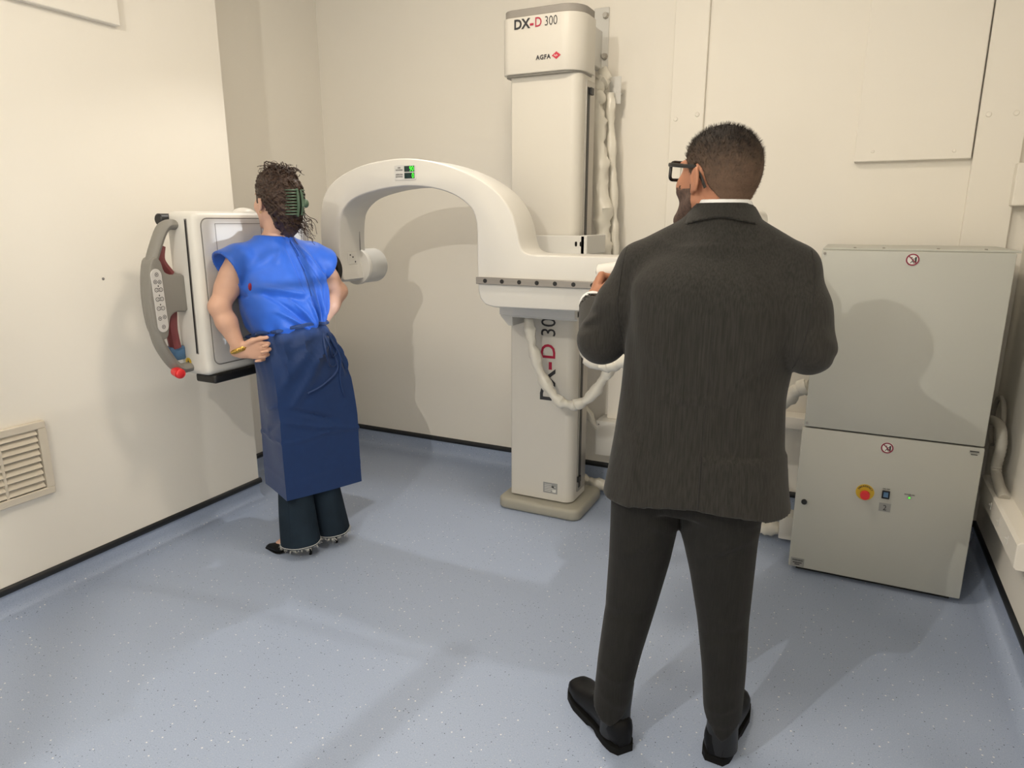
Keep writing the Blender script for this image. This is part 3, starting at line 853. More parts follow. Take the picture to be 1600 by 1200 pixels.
obj('shadow_rod_drop', MB().tube([tuple(P_[0]), (P_[0].x - 0.03, P_[0].y, 2.55), (LX - 0.10, LY, 3.06)], 0.006, 8), 'dark_grey', ls)  # hanger of the added rod
C_ = [Vector((LX, LY, LZ)) + (Vector(q) - Vector((LX, LY, LZ))) * kk for q in ((-1.14, 1.82, 0), (-1.27, 1.77, 0), (-1.75, 1.735, 0), (-2.22, 1.70, 0), (-2.70, 1.62, 0), (-3.3, 1.5, 0))]
obj('shadow_cord', MB().tube(spline([tuple(p) for p in C_] + [(-1.75, -0.25, 2.6), (-1.6, -0.35, 3.08)], 5), 0.0022, 6), 'black', ls)  # unseen wire, added to cast the thin line shadow
# ------------------------------------------------------------------ signed distance modelling for people and cloth
class Frame:
    """local axes: u to the figure's right, v forward, w up"""
    def __init__(s, o, phi):
        """phi: heading, 0 faces +Y, positive turns to the left"""
        s.o = np.array(o, float)
        s.f = np.array((-sin(phi), cos(phi), 0.0))
        s.r = np.array((cos(phi), sin(phi), 0.0))

    def w(s, p):
        p = np.asarray(p, float)
        return s.o + p[..., 0:1] * s.r + p[..., 1:2] * s.f + p[..., 2:3] * np.array((0, 0, 1.0))

    def l(s, p):
        p = np.asarray(p, float) - s.o
        return np.array((p @ s.r, p @ s.f, p[2]))


class Field:
    def __init__(s, lo, hi, h):
        s.lo = np.array(lo, float); s.h = h
        s.n = np.ceil((np.array(hi) - s.lo) / h).astype(int) + 1
        s.ax = [(s.lo[i] + h * np.arange(s.n[i])).astype(np.float32) for i in range(3)]
        s.F = np.full(s.n, 1.0, np.float32)

    def sub(s, lo, hi):
        a = np.clip(np.floor((np.array(lo) - s.lo) / s.h).astype(int), 0, s.n)
        b = np.clip(np.ceil((np.array(hi) - s.lo) / s.h).astype(int) + 1, 0, s.n)
        sl = tuple(slice(a[i], b[i]) for i in range(3))
        g = np.meshgrid(s.ax[0][sl[0]], s.ax[1][sl[1]], s.ax[2][sl[2]], indexing='ij', sparse=True)
        return sl, g

    def put(s, sl, d, k=0.0, mode='u'):
        A = s.F[sl]
        if A.size == 0: return
        if mode == 'u':
            if k > 0:
                t = np.clip(0.5 + 0.5 * (A - d) / k, 0, 1)
                s.F[sl] = A + (d - A) * t - k * t * (1 - t)
            else:
                s.F[sl] = np.minimum(A, d)
        elif mode == 's':
            if k > 0:
                t = np.clip(0.5 - 0.5 * (A + d) / k, 0, 1)
                s.F[sl] = A + (-d - A) * t + k * t * (1 - t)
            else:
                s.F[sl] = np.maximum(A, -d)

    def cap(s, a, b, ra, rb=None, k=0.02, mode='u', flat=None):
        """tapered capsule; flat=(axis vector, factor) squashes it along that axis"""
        rb = ra if rb is None else rb
        a, b = np.array(a, float), np.array(b, float)
        m = max(ra, rb) * 1.0 + k + 0.02
        sl, (X, Y, Z) = s.sub(np.minimum(a, b) - m, np.maximum(a, b) + m)
        ba = b - a
        L = max(float(ba @ ba), 1e-9)
        px, py, pz = X - a[0], Y - a[1], Z - a[2]
        t = np.clip((px * ba[0] + py * ba[1] + pz * ba[2]) / L, 0, 1)
        qx, qy, qz = px - t * ba[0], py - t * ba[1], pz - t * ba[2]
        if flat is not None:
            n = np.array(flat[0], float); n /= np.linalg.norm(n)
            c = (qx * n[0] + qy * n[1] + qz * n[2])
            e = 1 / flat[1] - 1
            qx, qy, qz = qx + c * e * n[0], qy + c * e * n[1], qz + c * e * n[2]
        d = np.sqrt(qx * qx + qy * qy + qz * qz) - (ra + (rb - ra) * t)
        s.put(sl, d.astype(np.float32), k, mode)
        return s

    def ell(s, c, r, k=0.02, R=None, mode='u', freq=None):
        """ellipsoid; R columns are its axes"""
        c = np.array(c, float); r = np.array(r, float)
        m = r.max() + k + 0.02
        sl, (X, Y, Z) = s.sub(c - m, c + m)
        p = (X - c[0], Y - c[1], Z - c[2])
        if R is not None:
            R = np.asarray(R, float)
            p = tuple(p[0] * R[0, i] + p[1] * R[1, i] + p[2] * R[2, i] for i in range(3))
        k0 = np.sqrt((p[0] / r[0]) ** 2 + (p[1] / r[1]) ** 2 + (p[2] / r[2]) ** 2)
        k1 = np.sqrt((p[0] / r[0] ** 2) ** 2 + (p[1] / r[1] ** 2) ** 2 + (p[2] / r[2] ** 2) ** 2)
        d = k0 * (k0 - 1) / np.maximum(k1, 1e-6)
        s.put(sl, d.astype(np.float32), k, mode)
        return s

    def loft(s, rows, k=0.02, grow=0.0, mode='u', smooth=2, fold=None):
        """rows (z, cu, cv, a, b, n): stacked superellipses"""
        rows = sorted(rows)
        R = np.array(rows, float)
        m = max(R[:, 3].max(), R[:, 4].max()) + grow + 0.04
        lo = (R[:, 1].min() - m, R[:, 2].min() - m, R[0, 0] - 0.03)
        hi = (R[:, 1].max() + m, R[:, 2].max() + m, R[-1, 0] + 0.03)
        sl, (X, Y, Z) = s.sub(lo, hi)
        z = Z.ravel()
        zz = np.linspace(R[0, 0], R[-1, 0], 200)
        par = []
        for j in range(1, 6):
            y = np.interp(zz, R[:, 0], R[:, j])
            for _ in range(smooth):
                y = np.convolve(np.pad(y, 6, mode='edge'), np.ones(13) / 13, 'valid')
            par.append(np.interp(z, zz, y)[None, None, :])
        cu, cv, a, b, n = par
        a = a + grow; b = b + grow
        x = np.abs(X - cu) / a; y = np.abs(Y - cv) / b
        q = (x ** n + y ** n) ** (1 / n)
        gx = x / a; gy = y / b
        gl = np.sqrt(gx * gx + gy * gy) / np.maximum(q, 1e-4)
        d = (q - 1) / np.maximum(gl, 1 / (np.maximum(a, b)))
        if fold is not None:
            d = d + fold(X - cu, Y - cv, Z)
        d = np.maximum(d, np.maximum(R[0, 0] - Z, Z - R[-1, 0]))
        s.put(sl, d.astype(np.float32), k, mode)
        return s

    def apply(s, fn, lo=None, hi=None):
        sl, (X, Y, Z) = s.sub(lo if lo is not None else s.lo, hi if hi is not None else s.lo + s.h * s.n)
        s.F[sl] = fn(s.F[sl], X, Y, Z)
        return s

    def mesh(s, frame=None, relax=1):
        """naive surface nets"""
        F = s.F
        ins = F < 0
        nx, ny, nz = F.shape
        cnt = np.zeros((nx - 1, ny - 1, nz - 1), np.uint8)
        for i in (0, 1):
            for j in (0, 1):
                for k in (0, 1):
                    cnt += ins[i:nx - 1 + i, j:ny - 1 + j, k:nz - 1 + k]
        act = (cnt > 0) & (cnt < 8)
        I, J, K = np.nonzero(act)
        idx = np.full(act.shape, -1, np.int64)
        idx[I, J, K] = np.arange(len(I))
        acc = np.zeros((len(I), 3)); w = np.zeros(len(I))
        cor = [(i, j, k) for i in (0, 1) for j in (0, 1) for k in (0, 1)]
        val = {c: F[I + c[0], J + c[1], K + c[2]].astype(float) for c in cor}
        for ax in range(3):
            for c in cor:
                if c[ax] == 0:
                    e = list(c); e[ax] = 1; e = tuple(e)
                    a, b = val[c], val[e]
                    hit = (a < 0) != (b < 0)
                    t = np.where(hit, a / np.where(hit, a - b, 1), 0)
                    p = np.zeros((len(I), 3))
                    p[:] = c
                    p[:, ax] = t
                    acc += np.where(hit[:, None], p, 0); w += hit
        P = s.lo + s.h * (np.stack([I, J, K], 1) + acc / w[:, None])
        faces = []
        for ax in range(3):
            o1, o2 = [(1, 2), (2, 0), (0, 1)][ax]
            a = [slice(None)] * 3; b = [slice(None)] * 3
            a[ax] = slice(0, -1); b[ax] = slice(1, None)
            ch = ins[tuple(a)] != ins[tuple(b)]
            E = np.stack(np.nonzero(ch), 1)
            E = E[(E[:, o1] > 0) & (E[:, o2] > 0) & (E[:, o1] < F.shape[o1] - 1) & (E[:, o2] < F.shape[o2] - 1)]
            if not len(E): continue
            flip = ins[E[:, 0], E[:, 1], E[:, 2]]
            q = []
            for d1, d2 in ((1, 1), (0, 1), (0, 0), (1, 0)):
                c = E.copy(); c[:, o1] -= d1; c[:, o2] -= d2
                q.append(idx[c[:, 0], c[:, 1], c[:, 2]])
            Q = np.stack(q, 1)
            Q[~flip] = Q[~flip][:, ::-1]
            faces.append(Q)
        Q = np.concatenate(faces)
        Q = Q[(Q >= 0).all(1)]
        for _ in range(relax):
            A = np.zeros_like(P); c = np.zeros(len(P))
            for i in range(4):
                for j in (1, 3):
                    np.add.at(A, Q[:, i], P[Q[:, (i + j) % 4]]); np.add.at(c, Q[:, i], 1)
            P = P * 0.5 + 0.5 * A / np.maximum(c, 1)[:, None]
        if frame is not None:
            P = frame.w(P)
        return P, Q


def sdf_obj(name, field, frame, m, parent=None, loc=None, relax=1, label=None, keep_big=True, **kw):
    P, Q = field.mesh(frame, relax)
    me = bpy.data.meshes.new(name)
    off = np.array((origin(parent) if parent is not None else Vector((0, 0, 0)))[:]) + (np.array(loc) if loc is not None else 0)
    V = (P - off).astype(np.float32)
    me.vertices.add(len(V)); me.vertices.foreach_set('co', V.ravel())
    me.loops.add(Q.size); me.loops.foreach_set('vertex_index', Q.ravel().astype(np.int32))
    me.polygons.add(len(Q))
    me.polygons.foreach_set('loop_start', np.arange(0, Q.size, 4, dtype=np.int32))
    me.polygons.foreach_set('loop_total', np.full(len(Q), 4, np.int32))
    me.update(calc_edges=True)
    me.validate()
    me.shade_smooth()
    me.materials.append(MATS[m])
    o = bpy.data.objects.new(name, me)
    COL.objects.link(o)
    if loc is not None: o.location = loc
    if parent is not None: o.parent = parent
    tag(o, label, **kw)
    return o, P, Q


def bvh(P, Q):
    return BVHTree.FromPolygons([tuple(p) for p in P], [tuple(int(i) for i in q) for q in Q])


def surf_line(tree, pts, d, width=0.0016, lift=0.0004, n=14):
    """thin ribbon lying on a surface: pts are world points, shot along d onto the surface"""
    d = Vector(d).normalized()
    P = spline(pts, max(2, n // max(1, len(pts) - 1))) if len(pts) > 2 else [tuple(np.array(pts[0]) + (np.array(pts[1]) - np.array(pts[0])) * k / n) for k in range(n + 1)]
    hit = []
    for p in P:
        h = tree.ray_cast(Vector(p) - d * 0.5, d)
        if h[0] is not None:
            hit.append(h[0] - d * lift)
    mb = MB()
    if len(hit) > 1:
        mb.tube(hit, width, 6, ell=1.0)
    return mb


def rot_axes(yaw, pitch=0.0, roll=0.0):
    """head axes in the figure's frame: columns right, forward, up; yaw to the left"""
    M = Matrix.Rotation(yaw, 3, 'Z') @ Matrix.Rotation(pitch, 3, 'X') @ Matrix.Rotation(roll, 3, 'Y')
    return np.array(M)


class Head:
    def __init__(s, c, R, scale=1.0):
        s.c, s.R, s.k = np.array(c, float), R, scale

    def p(s, u, v, w):
        return s.c + s.R @ (np.array((u, v, w)) * s.k)

    def build(s, F, female=False):
        k = s.k; R = s.R

        def E(c, r, kk=0.015, mode='u', R2=None):
            F.ell(s.p(*c), np.array(r) * k, kk, R if R2 is None else R @ R2, mode)

        def C(a, b, ra, rb, kk=0.012, mode='u'):
            F.cap(s.p(*a), s.p(*b), ra * k, rb * k, kk, mode)
        E((0, -0.012, 0.03), (0.077, 0.097, 0.088))
        E((0, -0.032, 0.014), (0.070, 0.068, 0.066), 0.02)
        E((0, 0.035, -0.02), (0.064, 0.062, 0.085), 0.02)
        jw = 0.046 if female else 0.052
        for sg in (-1, 1):
            C((sg * jw * 1.12, 0.0, -0.045), (sg * (0.022 if female else 0.030), 0.068, -0.098), 0.018, 0.016 if female else 0.021, 0.02)
            E((sg * 0.043, 0.062, -0.018), (0.020, 0.022, 0.022), 0.02)       # cheeks
        E((0, 0.078, -0.098), (0.020, 0.016, 0.015), 0.015)                  # chin
        E((0, 0.082, 0.036), (0.050, 0.013, 0.010), 0.014)                   # brow
        for sg in (-1, 1):
            E((sg * 0.031, 0.100, 0.012), (0.017, 0.014, 0.011), 0.008, 's') # eye sockets
        C((0, 0.090, 0.020), (0, 0.112, -0.022), 0.0075, 0.0125, 0.008)      # nose
        for sg in (-1, 1):
            E((sg * 0.012, 0.099, -0.026), (0.008, 0.010, 0.008), 0.006)
        E((0, 0.093, -0.050), (0.022, 0.011, 0.006), 0.006)
        E((0, 0.092, -0.061), (0.019, 0.011, 0.007), 0.006)
        E((0, 0.106, -0.0555), (0.022, 0.010, 0.0014), 0.002, 's')
        for sg in (-1, 1):
            A = np.array(Matrix.Rotation(sg * radians(24), 3, 'Z') @ Matrix.Rotation(radians(-12), 3, 'X'))
            E((sg * 0.083, -0.016, 0.002), (0.0065, 0.0190, 0.032), 0.005, 'u', A)
            E((sg * 0.078, -0.006, -0.024), (0.006, 0.009, 0.011), 0.006, 'u', A)
            E((sg * 0.090, -0.013, 0.004), (0.005, 0.010, 0.018), 0.003, 's', A)
            E((sg * 0.074, -0.002, 0.002), (0.010, 0.010, 0.018), 0.006)

    def eyes(s, fr, parent, iris='iris'):
        for sg in (-1, 1):
            c = fr.w(s.p(sg * 0.031, 0.081, 0.012))
            e = obj('eye', MB().ball(c, 0.0122 * s.k, 14, 10), 'eye_white', parent, smooth=180)
            c2 = fr.w(s.p(sg * 0.031, 0.0905, 0.012))
            obj('iris', MB().ball(c2, 0.0045 * s.k, 10, 8), iris, e, smooth=180)


def hand_field(F, wrist, palm_dir, palm_n, curl, side, k=0.006, size=1.0, thumb=None, spread=0.0):
    """add a hand: wrist point, direction towards the knuckles, palm normal (the side fingers curl to),
    curl = per finger list of three bend angles (degrees), side=+1 when the thumb lies on palm_dir x palm_n side"""
    d = np.array(palm_dir, float); d /= np.linalg.norm(d)
    n = np.array(palm_n, float); n -= d * (n @ d); n /= np.linalg.norm(n)
    t = np.cross(d, n) * side            # towards the thumb
    w = np.array(wrist, float)
    S = size
    tips = []
    # palm
    for q, r in ((0.032, 0.0145), (0.011, 0.015), (-0.011, 0.0145), (-0.030, 0.0125)):
        F.cap(w + d * 0.005 * S + t * q * 0.55 * S, w + (d * (0.082 if q > -0.02 else 0.074) + t * q) * S, r * S, r * 0.82 * S, 0.012)
    F.cap(w - d * 0.02 * S, w + d * 0.01 * S, 0.024 * S, 0.024 * S, 0.015, flat=(n, 0.72))
    L = ((0.042, 0.026, 0.021), (0.046, 0.030, 0.022), (0.043, 0.028, 0.022), (0.034, 0.021, 0.019))
    for i, q in enumerate((0.032, 0.0105, -0.0115, -0.031)):
        p = w + (d * (0.086 - 0.004 * abs(i - 1) - (0.006 if i == 3 else 0)) + t * q) * S
        a = 0.0
        r = (0.0088, 0.0090, 0.0086, 0.0076)[i] * S
        sp = (0.10, 0.02, -0.05, -0.13)[i] * spread
        for j in range(3):
            a += radians(curl[i][j])
            dd = d * cos(a) + n * sin(a) + t * sp
            dd /= np.linalg.norm(dd)
            e = p + dd * L[i][j] * S
            F.cap(p, e, r * (1.02 - 0.08 * j), r * (0.96 - 0.09 * j), 0.0035)
            p = e
        tips.append((p, dd))
    # thumb from the side of the palm
    th = thumb or ((0.75, 0.55, 0.35), (0.85, 0.30, 0.42), (0.95, 0.05, 0.40))
    p = w + (d * 0.018 + t * 0.026 + n * 0.006) * S
    for j, (len_, r) in enumerate(((0.044, 0.0135), (0.034, 0.0105), (0.027, 0.0092))):
        dd = d * th[j][0] + t * th[j][1] + n * th[j][2]
        dd /= np.linalg.norm(dd)
        e = p + dd * len_ * S
        F.cap(p, e, r * S, r * 0.88 * S, 0.007)
        p = e
    tips.append((p, dd))
    return tips


def fold_bump(segs, back=True):
    """gaussian ridges (amp > 0) or creases (amp < 0) along segments in the (u, w) plane, on the back or front side"""
    def fn(F, X, Y, Z, vc=0.0):
        side = (1 / (1 + np.exp((Y - vc) * 90.0))) if back else (1 / (1 + np.exp(-(Y - vc) * 90.0)))
        s = 0
        for (u0, z0, u1, z1, w, a) in segs:
            du, dz = u1 - u0, z1 - z0
            L = du * du + dz * dz
            t = np.clip(((X - u0) * du + (Z - z0) * dz) / L, 0, 1)
            q = (X - u0 - t * du) ** 2 + (Z - z0 - t * dz) ** 2
            s = s + a * np.exp(-q / (w * w)) * (0.35 + 0.65 * np.sin(np.clip(t, 0.02, 0.98) * pi) ** 0.6)
        return F - (s * side).astype(np.float32)
    return fn


mat('skin_man', (0.41, 0.185, 0.108), 0.5, spec=0.35, bump=(260, 0.12), vary=(14, 0.07))
mat('skin_woman', (0.62, 0.375, 0.275), 0.48, spec=0.35, bump=(260, 0.08), vary=(12, 0.06))
mat('eye_white', (0.75, 0.73, 0.70), 0.2)
mat('iris', (0.03, 0.018, 0.01), 0.15)
mat('lip', (0.36, 0.12, 0.10), 0.45)
mat('hair_man', (0.020, 0.014, 0.011), 0.75, spec=0.2, bump=(160, 1.0, (1, 1, 0.5)))
_nt = MATS['hair_man'].node_tree                 # longer and darker on the crown, clipped and browner below
_tc = [n for n in _nt.nodes if n.type == 'TEX_COORD'][0]
_sx = _nt.nodes.new('ShaderNodeSeparateXYZ'); _nt.links.new(_tc.outputs['Object'], _sx.inputs[0])
_no = _nt.nodes.new('ShaderNodeTexNoise'); _no.inputs['Scale'].default_value = 70; _no.inputs['Detail'].default_value = 6; _nt.links.new(_tc.outputs['Object'], _no.inputs['Vector'])
_ad = _nt.nodes.new('ShaderNodeMath'); _ad.operation = 'MULTIPLY_ADD'; _nt.links.new(_no.outputs['Fac'], _ad.inputs[0]); _ad.inputs[1].default_value = 0.11; _nt.links.new(_sx.outputs[2], _ad.inputs[2])
_mr = _nt.nodes.new('ShaderNodeMapRange'); _mr.inputs['From Min'].default_value = 1.56; _mr.inputs['From Max'].default_value = 1.745; _nt.links.new(_ad.outputs[0], _mr.inputs['Value'])
_rp = _nt.nodes.new('ShaderNodeValToRGB')
_rp.color_ramp.elements[0].position = 0.0; _rp.color_ramp.elements[0].color = (0.190, 0.118, 0.080, 1)
_rp.color_ramp.elements[1].position = 1.0; _rp.color_ramp.elements[1].color = (0.018, 0.014, 0.012, 1)
_e = _rp.color_ramp.elements.new(0.45); _e.color = (0.125, 0.080, 0.055, 1)
_e = _rp.color_ramp.elements.new(0.78); _e.color = (0.060, 0.041, 0.030, 1)
_nt.links.new(_mr.outputs[0], _rp.inputs[0]); _nt.links.new(_rp.outputs[0], _nt.nodes['Principled BSDF'].inputs['Base Color'])
mat('hair_fade', (0.075, 0.043, 0.027), 0.75, spec=0.2, bump=(180, 1.0, (1, 1, 0.5)), vary=(130, 0.4))
mat('beard', (0.085, 0.050, 0.038), 0.7, bump=(300, 0.7), vary=(120, 0.35))
mat('hair_woman', (0.040, 0.021, 0.014), 0.5, spec=0.4, bump=(45, 0.9, (1, 1, 3)), vary=(60, 0.45, (1, 1, 3)))
mat('suit', (0.026, 0.0242, 0.0215), 0.85, spec=0.2, sheen=0.12, bump=(700, 0.35), vary=(300, 0.30, (1, 1, 0.04)))
mat('suit_trousers', (0.0145, 0.014, 0.013), 0.85, spec=0.2, sheen=0.06, bump=(700, 0.35), vary=(300, 0.22, (1, 1, 0.04)))
mat('suit_dark', (0.016, 0.015, 0.014), 0.9)
mat('shirt', (0.78, 0.78, 0.78), 0.6)
mat('tie', (0.03, 0.04, 0.09), 0.5)
mat('shoe', (0.0035, 0.0035, 0.004), 0.45, spec=0.22)
mat('sole', (0.005, 0.005, 0.005), 0.8, spec=0.2)
mat('frame', (0.006, 0.006, 0.006), 0.25)
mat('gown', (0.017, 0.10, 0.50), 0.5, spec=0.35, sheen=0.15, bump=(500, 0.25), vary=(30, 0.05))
mat('shaded_gown_skirt', (0.008, 0.033, 0.128), 0.55, spec=0.3, sheen=0.15, bump=(500, 0.25), vary=(30, 0.05))  # same cloth as the upper gown, shade outside the light field put into the colour
mat('denim', (0.011, 0.021, 0.034), 0.8, spec=0.2, bump=(600, 0.5), vary=(9, 0.22))
mat('thread', (0.55, 0.56, 0.55), 0.8)
mat('clip_green', (0.075, 0.13, 0.085), 0.35)
mat('red_cloth', (0.22, 0.008, 0.035), 0.7)
m_ = bpy.data.materials.new('lens_glass'); m_.use_nodes = True
b_ = m_.node_tree.nodes['Principled BSDF']
b_.inputs['Base Color'].default_value = (0.97, 0.98, 0.98, 1); b_.inputs['Roughness'].default_value = 0.02
b_.inputs['Transmission Weight'].default_value = 1.0; b_.inputs['IOR'].default_value = 1.05
MATS['lens'] = m_


def shoe_loft(name, heel, toe, half, parent, m='shoe', heel_h=0.0, pointed=False, sole_m='sole', top=0.075, heel_block=0.022):
    """a shoe between heel and toe points on the floor"""
    h, t = Vector(heel), Vector(toe)
    d = (t - h); L = d.length; d.normalize()
    sd = Vector((d.y, -d.x, 0))
    N = 18
    xs = [i / (N - 1) for i in range(N)]
    W = np.interp(xs, [0, 0.04, 0.15, 0.35, 0.55, 0.72, 0.88, 0.96, 1.0], [0.45, 0.68, 0.80, 0.78, 0.90, 1.0, 0.86 if not pointed else 0.5, 0.60 if not pointed else 0.22, 0.32 if not pointed else 0.07])
    H = np.interp(xs, [0, 0.05, 0.3, 0.45, 0.6, 0.8, 0.95, 1.0], [top * 0.8, top, top * 1.02, top * 0.95, top * 0.72, 0.046, 0.036, 0.018] if not pointed else [0.045, 0.055, 0.05, 0.040, 0.036, 0.032, 0.022, 0.010])
    Z = np.interp(xs, [0, 0.25, 0.65, 0.8, 1.0], [heel_h, heel_h * 0.92, 0.0, 0.0, 0.004])
    K = 14
    rings = []
    for i, x in enumerate(xs):
        w, hh, z0 = half * W[i], H[i], Z[i] + (0.018 if not pointed else 0.004)
        r = []
        for k in range(K):
            a = 2 * pi * k / K
            cu, cw = cos(a), sin(a)
            e = 0.7
            uu = math.copysign(abs(cu) ** e, cu) * w
            ww = z0 + hh * (0.5 + 0.5 * math.copysign(abs(cw) ** e, cw))
            if cw > 0: uu *= 1 - 0.28 * cw ** 2 * (1 if x < 0.55 else 0.6)
            r.append(h + d * (x * L) + sd * uu + Vector((0, 0, ww - h.z)))
        rings += r
    mb = MB().add(rings, [(i * K + k, i * K + (k + 1) % K, (i + 1) * K + (k + 1) % K, (i + 1) * K + k) for i in range(N - 1) for k in range(K)] + [tuple(range(K)), tuple(range((N - 1) * K, N * K))])
    sh = obj(name, mb, m, parent, smooth=60)
    sl = MB()
    vs = []
    for i, x in enumerate(xs):
        w = half * W[i] * (1.06 if not pointed else 0.95)
        for uu in (-w, w):
            for zz in (0, 1):
                zb_ = Z[i] if (x > 0.30 or pointed) else 0
                if not pointed and 0.30 < x < 0.42: zb_ = 0.008
                zt = Z[i] + (0.022 if not pointed else 0.006)
                vs.append(h + d * (x * L + (0.004 if i == N - 1 else -0.003 if i == 0 else 0)) + sd * uu + Vector((0, 0, (zt if zz else zb_) - h.z)))
    f = []
    for i in range(N - 1):
        a, b = i * 4, (i + 1) * 4
        f += [(a, b, b + 1, a + 1), (a + 2, a + 3, b + 3, b + 2), (a + 1, b + 1, b + 3, a + 3), (a, a + 2, b + 2, b)]
    f += [(0, 1, 3, 2), ((N - 1) * 4, (N - 1) * 4 + 2, (N - 1) * 4 + 3, (N - 1) * 4 + 1)]
    sl.add(vs, f)
    obj('sole', sl, sole_m, sh, smooth=30)
    if pointed:
        hp_ = h + d * 0.022
        obj('heel', MB().tube([hp_ + Vector((0, 0, heel_h + 0.012 - h.z)) + d * 0.012, hp_ + Vector((0, 0, heel_h * 0.6 - h.z)), hp_ + Vector((0, 0, heel_h * 0.25 - h.z)) - d * 0.003, hp_ + Vector((0, 0, -h.z))], [0.019, 0.010, 0.0055, 0.0065], 12), m, sh)
    return sh, h, d, sd, L
# ------------------------------------------------------------------ the man in the suit
MF = Frame((-0.285, 1.70, 0.0), radians(6))
ML = MF.l
H_M = Head(ML((-0.302, 1.752, 1.594)), rot_axes(radians(47), radians(5), 0), 1.0)
el_l = ML((-0.562, 1.700, 1.195)); wr_l = ML((-0.682, 1.955, 1.264)); sh_l = ML((-0.462, 1.715, 1.380))
el_r = ML((-0.062, 1.690, 1.218)); wr_r = ML((-0.165, 1.965, 1.270)); sh_r = ML((-0.118, 1.715, 1.380))

body = Field((-0.46, -0.24, 0.0), (0.44, 0.46, 1.745), 0.0042)
H_M.build(body)
nb = ML((-0.290, 1.735, 1.43))
body.cap(H_M.p(0, -0.028, -0.04), nb + np.array((0, 0, 0.01)), 0.055, 0.060, 0.025)
body.loft([(0.80, 0, 0.01, 0.16, 0.105, 2.2), (0.92, 0, 0.01, 0.165, 0.11, 2.2), (1.08, 0, 0.015, 0.155, 0.105, 2.2), (1.25, 0, 0.02, 0.175, 0.11, 2.2), (1.36, 0, 0.02, 0.165, 0.095, 2.1), (1.43, 0, 0.02, 0.10, 0.07, 2)], 0.03)
for a_, b_2, c_ in ((sh_l, el_l, wr_l), (sh_r, el_r, wr_r)):
    body.cap(nb, a_, 0.055, 0.052, 0.03)
    body.cap(a_, b_2, 0.050, 0.042, 0.025)
    body.cap(b_2, c_, 0.043, 0.027, 0.02)
for hip, knee, ank in ((ML((-0.405, 1.70, 0.84)), ML((-0.455, 1.70, 0.46)), ML((-0.480, 1.685, 0.09))), (ML((-0.215, 1.715, 0.84)), ML((-0.203, 1.725, 0.46)), ML((-0.185, 1.755, 0.09)))):
    body.cap(hip, knee, 0.085, 0.052, 0.03)
    body.cap(knee, ank, 0.050, 0.034, 0.02)
    body.ell(knee + (ank - knee) * 0.3 + np.array((0, -0.015, 0)), (0.045, 0.045, 0.10), 0.02)
for a_, tt in ((ML((-0.480, 1.685, 0.06)), ML((-0.580, 1.772, 0.040))), (ML((-0.188, 1.760, 0.06)), ML((-0.184, 1.90, 0.040)))):
    body.cap(a_, tt, 0.024, 0.016, 0.012)
fist = ((75, 80, 45), (78, 82, 45), (80, 82, 45), (82, 80, 45))
tl = hand_field(body, wr_l, ML((-0.685, 2.03, 1.335)) - wr_l, ML((-0.55, 2.05, 1.24)) - wr_l, fist, -1, thumb=((0.6, 0.7, 0.5), (0.75, 0.1, 0.65), (0.7, -0.2, 0.7)))
tr = hand_field(body, wr_r, ML((-0.22, 2.04, 1.335)) - wr_r, ML((-0.24, 2.06, 1.25)) - wr_r, fist, 1, thumb=((0.6, 0.7, 0.5), (0.75, 0.1, 0.65), (0.7, -0.2, 0.7)))
man, PB, QB = sdf_obj('person', body, MF, 'skin_man', loc=(-0.285, 1.70, 0.0), label='person in a grey suit and black glasses standing with his back to the camera', cat='person')
man['label'] = 'person in a dark grey suit and black glasses, seen from behind, gripping the tube handle'
bodyF = body.F.copy()
H_M.eyes(MF, man)
obj('mouth', MB().ball(MF.w(H_M.p(0, 0.098, -0.056)), (0.006, 0.006, 0.003), 10, 6), 'lip', man)


def head_shell(F0, grow, region, h=0.0042, lo=None, hi=None, src=None):
    """field = body surface grown by `grow`, kept where region(u, v, w in head coordinates) < 0"""
    f = Field(src.lo, src.lo + src.h * (src.n - 1), src.h)
    f.n = src.n.copy(); f.ax = src.ax
    f.F = np.full(src.F.shape, 1.0, np.float32)
    sl, (X, Y, Z) = f.sub(lo, hi)
    return f, sl, (X, Y, Z)


def head_coords(Hd, X, Y, Z):
    dx, dy, dz = X - Hd.c[0], Y - Hd.c[1], Z - Hd.c[2]
    R = Hd.R
    return [(dx * R[0, i] + dy * R[1, i] + dz * R[2, i]) / Hd.k for i in range(3)]


def shell_part(name, F0, src, Hd, grow, region, m, frame, parent, label=None, relax=1):
    lo, hi = Hd.c - 0.19, Hd.c + 0.19
    f = Field(lo, hi, src.h)
    # copy the head neighbourhood on the same grid
    a = np.round((lo - src.lo) / src.h).astype(int)
    f.lo = src.lo + a * src.h
    f.ax = [(f.lo[i] + f.h * np.arange(f.n[i])).astype(np.float32) for i in range(3)]
    f.F = np.full(f.n, 1.0, np.float32)
    s0 = np.clip(a, 0, src.n); e0 = np.clip(a + f.n, 0, src.n)
    f.F[tuple(slice(s0[i] - a[i], e0[i] - a[i]) for i in range(3))] = F0[tuple(slice(s0[i], e0[i]) for i in range(3))]
    X, Y, Z = np.meshgrid(*f.ax, indexing='ij', sparse=True)
    u, v, w = head_coords(Hd, X, Y, Z)
    g = grow(u, v, w) if callable(grow) else grow
    f.F = np.maximum(f.F - g, np.maximum(region(u, v, w), -(f.F + 0.006))).astype(np.float32)
    return sdf_obj(name, f, frame, m, parent, relax=relax, label=label)


def hair_low(v):
    return np.interp(v, [-0.13, -0.10, -0.07, -0.045, -0.028, -0.010, 0.006, 0.012, 0.03, 0.05, 0.066, 0.085], [-0.048, -0.048, -0.042, -0.014, 0.028, 0.038, 0.020, 0.005, 0.032, 0.052, 0.072, 0.092])


def reg_hair(u, v, w):
    return np.maximum(hair_low(v) - w + 0 * u, v - 0.088 + 0 * u + 0 * w)


